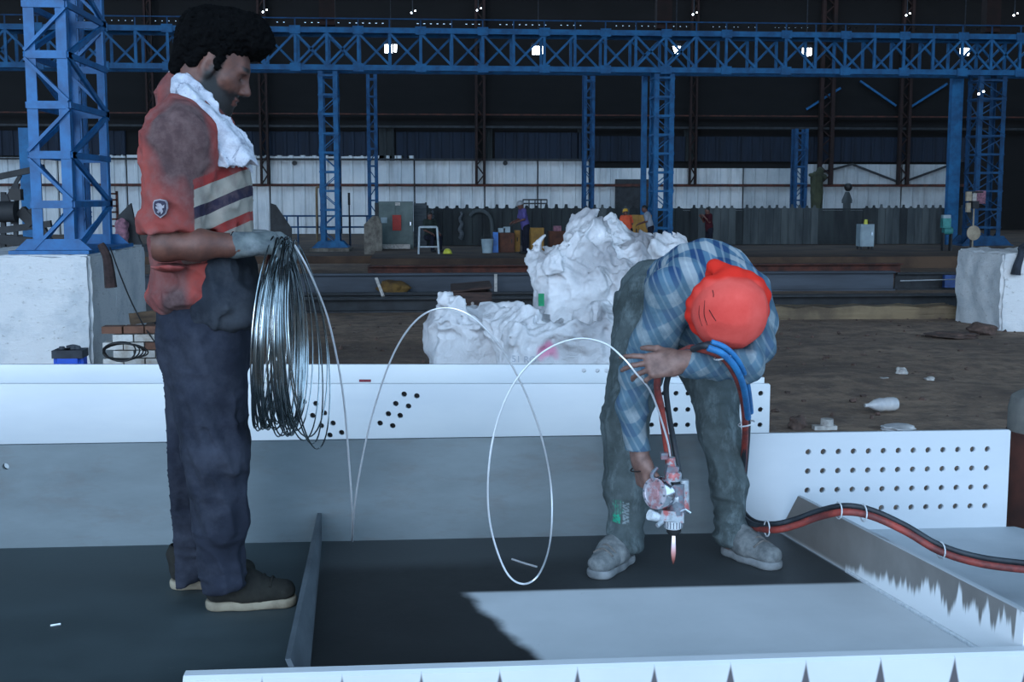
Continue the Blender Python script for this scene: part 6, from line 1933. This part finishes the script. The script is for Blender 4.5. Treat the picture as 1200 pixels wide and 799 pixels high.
M['red_box'] = mat('red_enamel', (170, 40, 30), (140, 32, 26), 3, 0.6, 0, 0)
r, x0, x1, z0, z1 = cabinet('control_cabinet', 443, 484, 236, 40.2, M['cab_green'], 'grey-green control cabinet with a red panel, right of the far blue column', 'cabinet', 2, 0.6)
c = at_y(465, 261, 40.15)
tag(MB().box((c[0], 40.14, c[2]), (0.28, 0.05, 0.5)).build('red_panel', M['red_box'], r), 'red panel')
c = at_y(466, 239, 40.15)
MB().box((c[0], 40.14, c[2]), (0.16, 0.06, 0.1)).build('indicator', M['pale_bit'], r)
c = at_y(450, 258, 40.15)
MB().box((c[0], 40.14, c[2]), (0.2, 0.05, 0.18)).build('nameplate', M['cab_white'], r)
MB().box(((x0 + x1) / 2, 39.95, PZ + 0.09), (0.9, 0.25, 0.14)).build('plinth', M['pale_bit'], r)
r = empty('sheet_screen', (X(492, 41.6), 41.6, PZ), 'grey upright steel screen right of the control cabinet', 'screen')
MB().box((X(492, 41.6), 41.6, (PZ + zgain(238, 41.6)) / 2), (X(500, 41.6) - X(485, 41.6), 0.05, zgain(238, 41.6) - PZ)).build('sheet', M['grey_steel'], r)
for s in (486, 499): MB().box((X(s, 41.6), 41.66, (PZ + zgain(237, 41.6)) / 2), (0.06, 0.06, zgain(237, 41.6) - PZ)).build('post', M['dark_steel'], r)

# concrete hopper left of the cabinet
x0, x1, Y = X(426, 38.6), X(447, 38.6), 38.6
r = empty('hopper', ((x0 + x1) / 2, Y, GZ), 'grey concrete machine base with sloping shoulder under the far column', 'machine base')
z1 = zgain(263, Y); zt2 = zgain(253, Y)
MB().extrude([(x0, Y, GZ), (x1, Y, GZ), (x1, Y, z1), (x1 - 0.12, Y, zt2), (x0 + 0.26, Y, zt2), (x0, Y, z1)], (0, 0.7, 0)).build('block', M['concrete'], r)
MB().box((X(441, Y), Y + 0.3, zt2 + 0.2), (0.12, 0.2, 0.42)).build('upright', M['dark_steel'], r)

# railing left of the worker's far side
Y = 43.6
r = empty('railing', (X(385, Y), Y, GZ), 'dark blue pipe railing behind the left lattice column', 'railing')
for py in (253, 266):
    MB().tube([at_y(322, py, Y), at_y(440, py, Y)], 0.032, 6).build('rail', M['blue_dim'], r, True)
for px in (336, 349, 372, 410, 430):
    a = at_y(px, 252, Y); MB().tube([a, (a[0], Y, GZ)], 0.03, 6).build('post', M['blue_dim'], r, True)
for px, py in ((402, 230), (410, 236)):
    a = at_y(px, py, Y)
r2 = empty('sign_post', (X(409, Y - .3), Y - .3, GZ), 'thin dark post with a small black board above the railing', 'post')
a = at_y(409, 233, Y - .3)
MB().box((a[0], Y - .3, a[2]), (0.08, 0.05, 0.42)).build('board', M['black'], r2)
MB().tube([(a[0], Y - .3, a[2] - .2), (a[0], Y - .3, GZ)], 0.025, 6).build('pole', M['dark_steel'], r2, True)
r2 = empty('downpipe', (X(373, Y - .6), Y - .6, GZ), 'tan hooked pipe standing just left of the left lattice column', 'pipe')
a = at_y(371, 230, Y - .6)
MB().tube(catmull([(a[0], Y - .6, GZ), (a[0], Y - .6, a[2]), (a[0] + .02, Y - .6, a[2] + 0.3), (a[0] + .14, Y - .6, a[2] + .3)], 4), 0.045, 8).build('pipe', M['tan'], r2, True)

# triangular plates
for (pts, Y, nm) in (([(317, 290), (317, 238), (323, 240), (342, 268), (342, 290)], 39.5, 'dark triangular gusset plate standing behind the gloved hands'),
                     ([(133, 286), (139, 252), (153, 238), (158, 262), (163, 280), (166, 286)], 18.35, 'dark peaked steel offcut between the blue tower and the worker’s sleeve')):
    P_ = [at_y(px, py, Y) for px, py in pts]
    zlo = min(p_[2] for p_ in P_)
    o = MB().extrude(P_, (0, 0.08, 0)).build('steel_plate', M['dark_steel'], loc=(P_[0][0], Y, zlo))
    tag(o, nm, 'plate')
# bench of junk behind the tower
Y = 18.6
r = empty('work_bench', (X(150, Y), Y, GZ), 'low dark steel bench carrying scrap behind the near pedestal', 'bench')
zt3 = zgain(286, Y)
MB().box((X(150, Y), Y, zt3 - 0.04), (X(190, Y) - X(112, Y), 0.8, 0.08)).build('top', M['dark_steel'], r)
for px in (116, 186):
    for dy in (-.35, .35): MB().box((X(px, Y), Y + dy, (GZ + zt3 - .08) / 2), (0.08, 0.08, zt3 - .08 - GZ)).build('leg', M['dark_steel'], r)
M['pinkish'] = mat('pink_rag', (150, 104, 118), (104, 76, 88), 14, 0.9, 0, 0.4)
a = at_y(143, 274, 18.25)
pr = [rb(a, (0.075, 0.08, 0.19), 0.05, None, 0.03), ell(a + np.array([.02, 0, .14]), (.06, .07, .08), None, 0.03)]
solid.bounds = (a - .4, a + .4)
tag(solid('rag', pr, 0.014, M['pinkish'], None, a - np.array([0, 0, .19]), lambda P: -0.02 * ridge(P * 12), None, 0.04, 0), 'pink rag hanging on the peaked steel offcut', 'rag')
# dark machinery left of the tower
Y = 19.5
r = empty('scrap_frame', (X(20, Y), Y, GZ), 'dark tangled machine frame left of the blue tower', 'machine')
for a, b, w in (((4, 290), (4, 225), .07), ((4, 240), (24, 205), .05), ((-6, 208), (52, 196), .09), ((0, 270), (60, 262), .1), ((18, 300), (20, 215), .06), ((24, 246), (40, 262), .16), ((0, 280), (50, 285), .14), ((36, 245), (60, 288), .12), ((6, 228), (17, 262), .08)):
    MB().bar(at_y(*a, Y), at_y(*b, Y), w).build('strut', M['dark_steel'], r)
c = at_y(19, 228, Y - .1); MB().box(c, (0.17, 0.15, 0.17)).build('motor', M['black'], r)
c = at_y(11, 248, Y - .1); MB().cyl(c - np.array([.15, 0, 0]), c + np.array([.1, 0, 0]), 0.16, n=16).build('drum', M['dark_steel'], r, True)
for px in (4, 19): MB().box((X(px, Y), Y, (GZ + zgain(288, Y)) / 2), (.08, .08, zgain(288, Y) - GZ)).build('leg', M['dark_steel'], r)
r2 = empty('ladder_rack', (X(133, 24.0), 24.0, GZ), 'small rusty ladder-like rack right of the blue tower', 'rack')
for px in (128.5, 137): MB().box((X(px, 24.0), 24.0, (GZ + zgain(224, 24)) / 2), (0.04, 0.05, zgain(224, 24) - GZ)).build('rail', M['rust'], r2)
for py in (227, 234, 241, 248, 256, 264): MB().box((X(132.7, 24.0), 24.0, zgain(py, 24)), (0.16, 0.05, 0.035)).build('rung', M['rust'], r2)

# white tubular stand
Y = 36.6
r = empty('tube_stand', (X(502, Y), Y, PZ), 'white tubular stand with a crossbar on the brown platform', 'stand')
M['tube_white'] = mat('white_tube', (190, 200, 204), (160, 172, 178), 4, 0.6, 0, 0)
za, zb_ = zgain(266, Y), zgain(289, Y)
for yy in (Y, Y + 0.45):
    for px in (490, 514): MB().tube([(X(px, Y), yy, PZ), (X(px, Y) + (0.03 if px == 490 else -0.05), yy, za)], 0.028, 6).build('leg', M['tube_white'], r, True)
    MB().tube([(X(490, Y) + .03, yy, za), (X(514, Y) - .05, yy, za)], 0.028, 6).build('top_bar', M['tube_white'], r, True)
MB().tube([(X(490, Y) + .01, Y, zb_), (X(514, Y) - .02, Y, zb_)], 0.025, 6).build('crossbar', M['tube_white'], r, True)
# yellow helmet on the floor
Y = 36.3
ctr = np.array([X(524, Y), Y, PZ + 0.02])
solid.bounds = (ctr - .3, ctr + .35)
hel = [ell(ctr + np.array([0, 0, 0.02]), (.125, .14, .14)), rb(ctr - np.array([0, 0, .1]), (.3, .3, .1), .01, None, .01, 'sub'), ell(ctr + np.array([0, -.02, 0.005]), (.16, .18, .012), None, .01)]
M['hat_lime'] = mat('lime_helmet', (206, 206, 70), (180, 180, 56), 8, 0.4, 0, 0)
o = solid('helmet', hel, 0.011, M['hat_lime'], None, ctr, None, None, 0.01, 1)
tag(o, 'yellow-green helmet lying on the platform beside the white stand', 'helmet')
# bucket, blue can, crates
Y = 37.2; c = (X(571, Y), Y, PZ)
r = empty('bucket', c, 'grey bucket standing left of the blue container', 'bucket')
hb = zgain(280, Y) - PZ
MB().lathe([(0.15, 0), (0.19, hb), (0.17, hb), (0.135, 0.03)], c, n=20).build('shell', M['cab_white'], r, True)
MB().tube([(c[0] + 0.19 * math.cos(a), Y, PZ + hb + 0.12 * math.sin(a)) for a in np.linspace(0, math.pi, 11)], 0.008, 5).build('handle', M['dark_steel'], r, True)
r, x0, x1, z0, z1, d = boxthing('container', 577.5, 584, 272, None, 37.4, None, 'upright bright blue plastic container between bucket and brown crate', 'container')
MB().box(((x0 + x1) / 2, 37.5, (z0 + z1) / 2), (x1 - x0, 0.2, z1 - z0), None, 0.9).build('body', mat('bright_blue_plastic', (36, 110, 190), None, 6, 0.5), r)
MB().cyl(((x0 + x1) / 2, 37.5, z1), ((x0 + x1) / 2, 37.5, z1 + .06), 0.04, n=12).build('cap', M['black'], r, True)
cabinet('crate', 584.5, 603, 273, 37.6, M['brown_box'], 'brown wooden crate with pale papers on it', 'crate', 1, 0.5, hm=M['dark_steel'])
Y = 37.7
for i, (px, nm) in enumerate(((588, 'left'), (594, 'right'))):
    z = zgain(273, 37.6) + .02
    o = MB().box((X(px, Y), Y + .1, z + 0.06 + 0.02 * i), (0.2, 0.2, 0.13 + .04 * i)).build('parcel', M['cab_white'])
    tag(o, 'pale %s parcel on the brown crate' % nm, 'parcel', 'parcels on the crate')
r, x0, x1, z0, z1 = cabinet('drum_locker', 603.5, 609.5, 270, 38.0, M['ochre_box'], 'narrow orange-brown locker behind the violet shirt', 'cabinet', 1, 0.35, hm=M['dark_steel'])
cabinet('cabinet', 622, 637.5, 267, 37.6, M['ochre_box'], 'ochre yellow cabinet right of the violet-shirted worker', 'cabinet', 1, 0.45, hm=M['dark_steel'])
cabinet('crate', 644, 668, 271, 38.2, M['brown_box'], 'brown box partly hidden by the tallest sack', 'crate', 1, 0.5, hm=M['dark_steel'])
o = MB().box((X(653, 38.4), 38.4, zgain(269, 38.4)), (0.24, 0.2, 0.16)).build('parcel', M['pinkish'])
o.location.z = zgain(271, 38.2); tag(o, 'small pinkish parcel on the brown box beside the tallest sack', 'parcel')
cabinet('board', 733, 764, 252, 39.6, M['ochre_box'], 'ochre panelled cupboard behind the orange-shirted worker', 'cupboard', 2, 0.4, hm=M['dark_steel'])
# hanging pale cords and hose loop on the fence
for px, y0, y1, nm in ((540, 248, 280, 'pale knotted rope hanging on the fence right of the white stand'), (506, 247, 262, 'short pale strap hanging on the fence above the seated person')):
    Y = YF - 0.16
    pts = [at_y(px + 1.3 * math.sin(k * 1.9), y0 + (y1 - y0) * k / 9, Y) for k in range(10)]
    tag(MB().tube(catmull(pts, 3), np.interp(np.arange(28), [0, 27], [0.04, 0.09]), 6).build('rope', M['grey_steel'], None, True), nm, 'rope')
pts = [at_y(562 + 14 * math.cos(a), 262 - 15 * math.sin(a), YF - 0.2) for a in np.linspace(math.pi * 0.8, 0, 9)] + [at_y(577.5, 278, YF - .2), at_y(578, 284, YF - .2)]
tag(MB().tube(catmull(pts, 4), 0.07, 6).build('hose_loop', M['fence_grey'], None, True), 'thick grey hose arching against the fence above the bucket', 'hose')
pts = [at_y(613, 243, YF + .3), at_y(613, 233.5, YF + .3), at_y(641, 233.5, YF + .3), at_y(641, 243, YF + .3)]
r = empty('frame_rack', (X(627, YF + .3), YF + .3, PZ), 'small dark wire rack showing above the fence over the violet-shirted worker', 'rack')
for px in (613, 620, 627, 634, 641): MB().box((X(px, YF + .3), YF + .3, (PZ + zgain(233.5, YF)) / 2), (0.04, 0.04, zgain(233.5, YF) - PZ)).build('upright', M['dark_steel'], r)
for py in (234, 238.5): MB().box((X(627, YF + .3), YF + .3, zgain(py, YF)), (X(641, YF) - X(613, YF), 0.05, 0.05)).build('bar', M['dark_steel'], r)

# right-hand part: pale cabinet, teal machine, beige disc, boxes
cabinet('cabinet', 1010, 1026, 263.5, 38.5, M['cab_white'], 'pale grey cabinet with a lime item on top, far right of the platform', 'cabinet', 1, 0.4, legs=0.1)
c = at_y(1016, 263.5, 38.6)
tag(MB().cyl((c[0], 38.7, c[2]), (c[0], 38.7, c[2] + 0.17), 0.07, 0.05, 12).build('jug', M['hat_lime'], None, True), 'small lime jug on the pale grey cabinet', 'jug')
c = at_y(1021, 263.5, 38.6)
tag(MB().box((c[0], 38.7, c[2] + 0.06), (0.13, 0.13, 0.12)).build('can', M['black']), 'small black can on the pale grey cabinet', 'can')
Y = 37.5
M['teal'] = mat('teal_enamel', (62, 140, 136), (44, 108, 108), 6, 0.6, 0, 0)
r = empty('pump', (X(1111, Y), Y, PZ), 'teal pump with a light top left of the beige disc', 'pump')
zc_ = zgain(266, Y)
MB().box((X(1109.5, Y), Y, zc_ + .1), (0.26, 0.2, 0.3)).build('tank', M['teal'], r)
MB().box((X(1109.5, Y), Y, zc_ + .3), (0.24, 0.18, 0.1)).build('lid', M['cab_white'], r)
MB().cyl((X(1107, Y), Y, zc_ - .14), (X(1117, Y), Y, zc_ - .14), 0.12, n=14).build('motor', M['teal'], r, True)
for px in (1107, 1116): MB().box((X(px, Y), Y, (PZ + zc_ - .2) / 2), (0.05, 0.16, zc_ - .2 - PZ)).build('leg', M['dark_steel'], r)
Y = 36.8
r = empty('pedestal_fan', (X(1140, Y), Y, PZ), 'beige round fan guard on a dark stand in front of the right-hand blue column', 'fan')
cc = at_y(1140, 273, Y)
M['beige'] = mat('beige_enamel', (172, 160, 138), (146, 134, 116), 6, 0.7, 0, 0)
MB().lathe([(0.05, -0.02), (0.19, 0.0), (0.225, 0.03), (0.225, 0.06), (0.18, 0.09)], cc, (0.1, -1, 0.05), 24).build('guard', M['beige'], r, True)
MB().cyl(cc + np.array([0, .05, 0]), cc + np.array([0, .25, 0]), 0.07, n=12).build('motor', M['dark_steel'], r, True)
MB().tube([(cc[0], Y + .12, cc[2]), (cc[0], Y + .12, PZ)], 0.03, 8).lathe([(0.2, 0), (0.17, 0.04)], (cc[0], Y + .12, PZ), n=16).build('stand', M['dark_steel'], r, True)
Y = 39.2
r = empty('switch_post', (X(1141, Y), Y, PZ), 'slim post carrying pale switch boxes left of the right-hand blue column', 'post')
MB().tube([(X(1142, Y), Y, PZ), (X(1142, Y), Y, zgain(224, Y))], 0.025, 8).build('pole', M['beige'], r, True)
for px, py, w, h, mt in ((1135, 230, .17, .3, 'beige'), (1134.5, 243, .13, .3, 'beige'), (1141.5, 231, .13, .24, 'pale_bit'), (1149, 231, .3, .42, 'pinkish'), (1143, 240, .2, .25, 'dark_steel')):
    c = at_y(px, py, Y - (.06 if mt != 'pinkish' else -.1)); MB().box(c, (w, 0.1, h)).build('switch_box', M[mt], r)
MB().bar(at_y(1133, 225, Y), at_y(1152, 225, Y), 0.05).build('bracket', M['dark_steel'], r)

# shapes above the fence on the right
Y = 45.0
M['olive'] = mat('olive_tarp', (62, 68, 50), (42, 48, 36), 3, 0.9, 0, 0.3)
a0, a1 = at_y(957, 243, Y), at_y(957, 203, Y)
prm = [rc(at_y(957, 298, Y), at_y(957, 225, Y), 0.22, 0.2, 0.05), rc(at_y(957, 225, Y), at_y(957, 208, Y), 0.2, 0.22, 0.05), ell(at_y(961, 200.5, Y), (.13, .14, .13)), rc(at_y(950, 205, Y), at_y(966, 207, Y), .1, .1, .04)]
solid.bounds = (np.array([X(940, Y), Y - .5, PZ - .1]), np.array([X(975, Y), Y + .5, zgain(190, Y)]))
tag(solid('tarpaulin_bundle', prm, 0.022, M['olive'], None, (X(957, Y), Y, PZ), lambda P: -0.03 * ridge(P * np.array([5, 5, 1.5], np.float32)), None, 0.05, 1), 'tall olive tarpaulin bundle showing above the fence, right of the far column', 'bundle')
Y = 45.3
r = empty('pump_head', (X(993, Y), Y, PZ), 'dark rounded machine head on a pale stem above the fence', 'machine')
c = at_y(994, 219, Y)
MB().lathe([(0.06, -.16), (.13, -.08), (.15, 0), (.13, .09), (.06, .14)], c, n=18).build('head', M['black'], r, True)
MB().lathe([(0.19, 0), (.19, .12), (.12, .3), (.07, .42)], (c[0] - .03, Y, c[2] - .6), n=18).build('cone', M['fence_grey'], r, True)
MB().cyl((c[0] - .03, Y, PZ), (c[0] - .03, Y, c[2] - .58), .14, n=14).build('stem', M['fence_grey'], r, True)
c = at_y(1010, 40, 30)
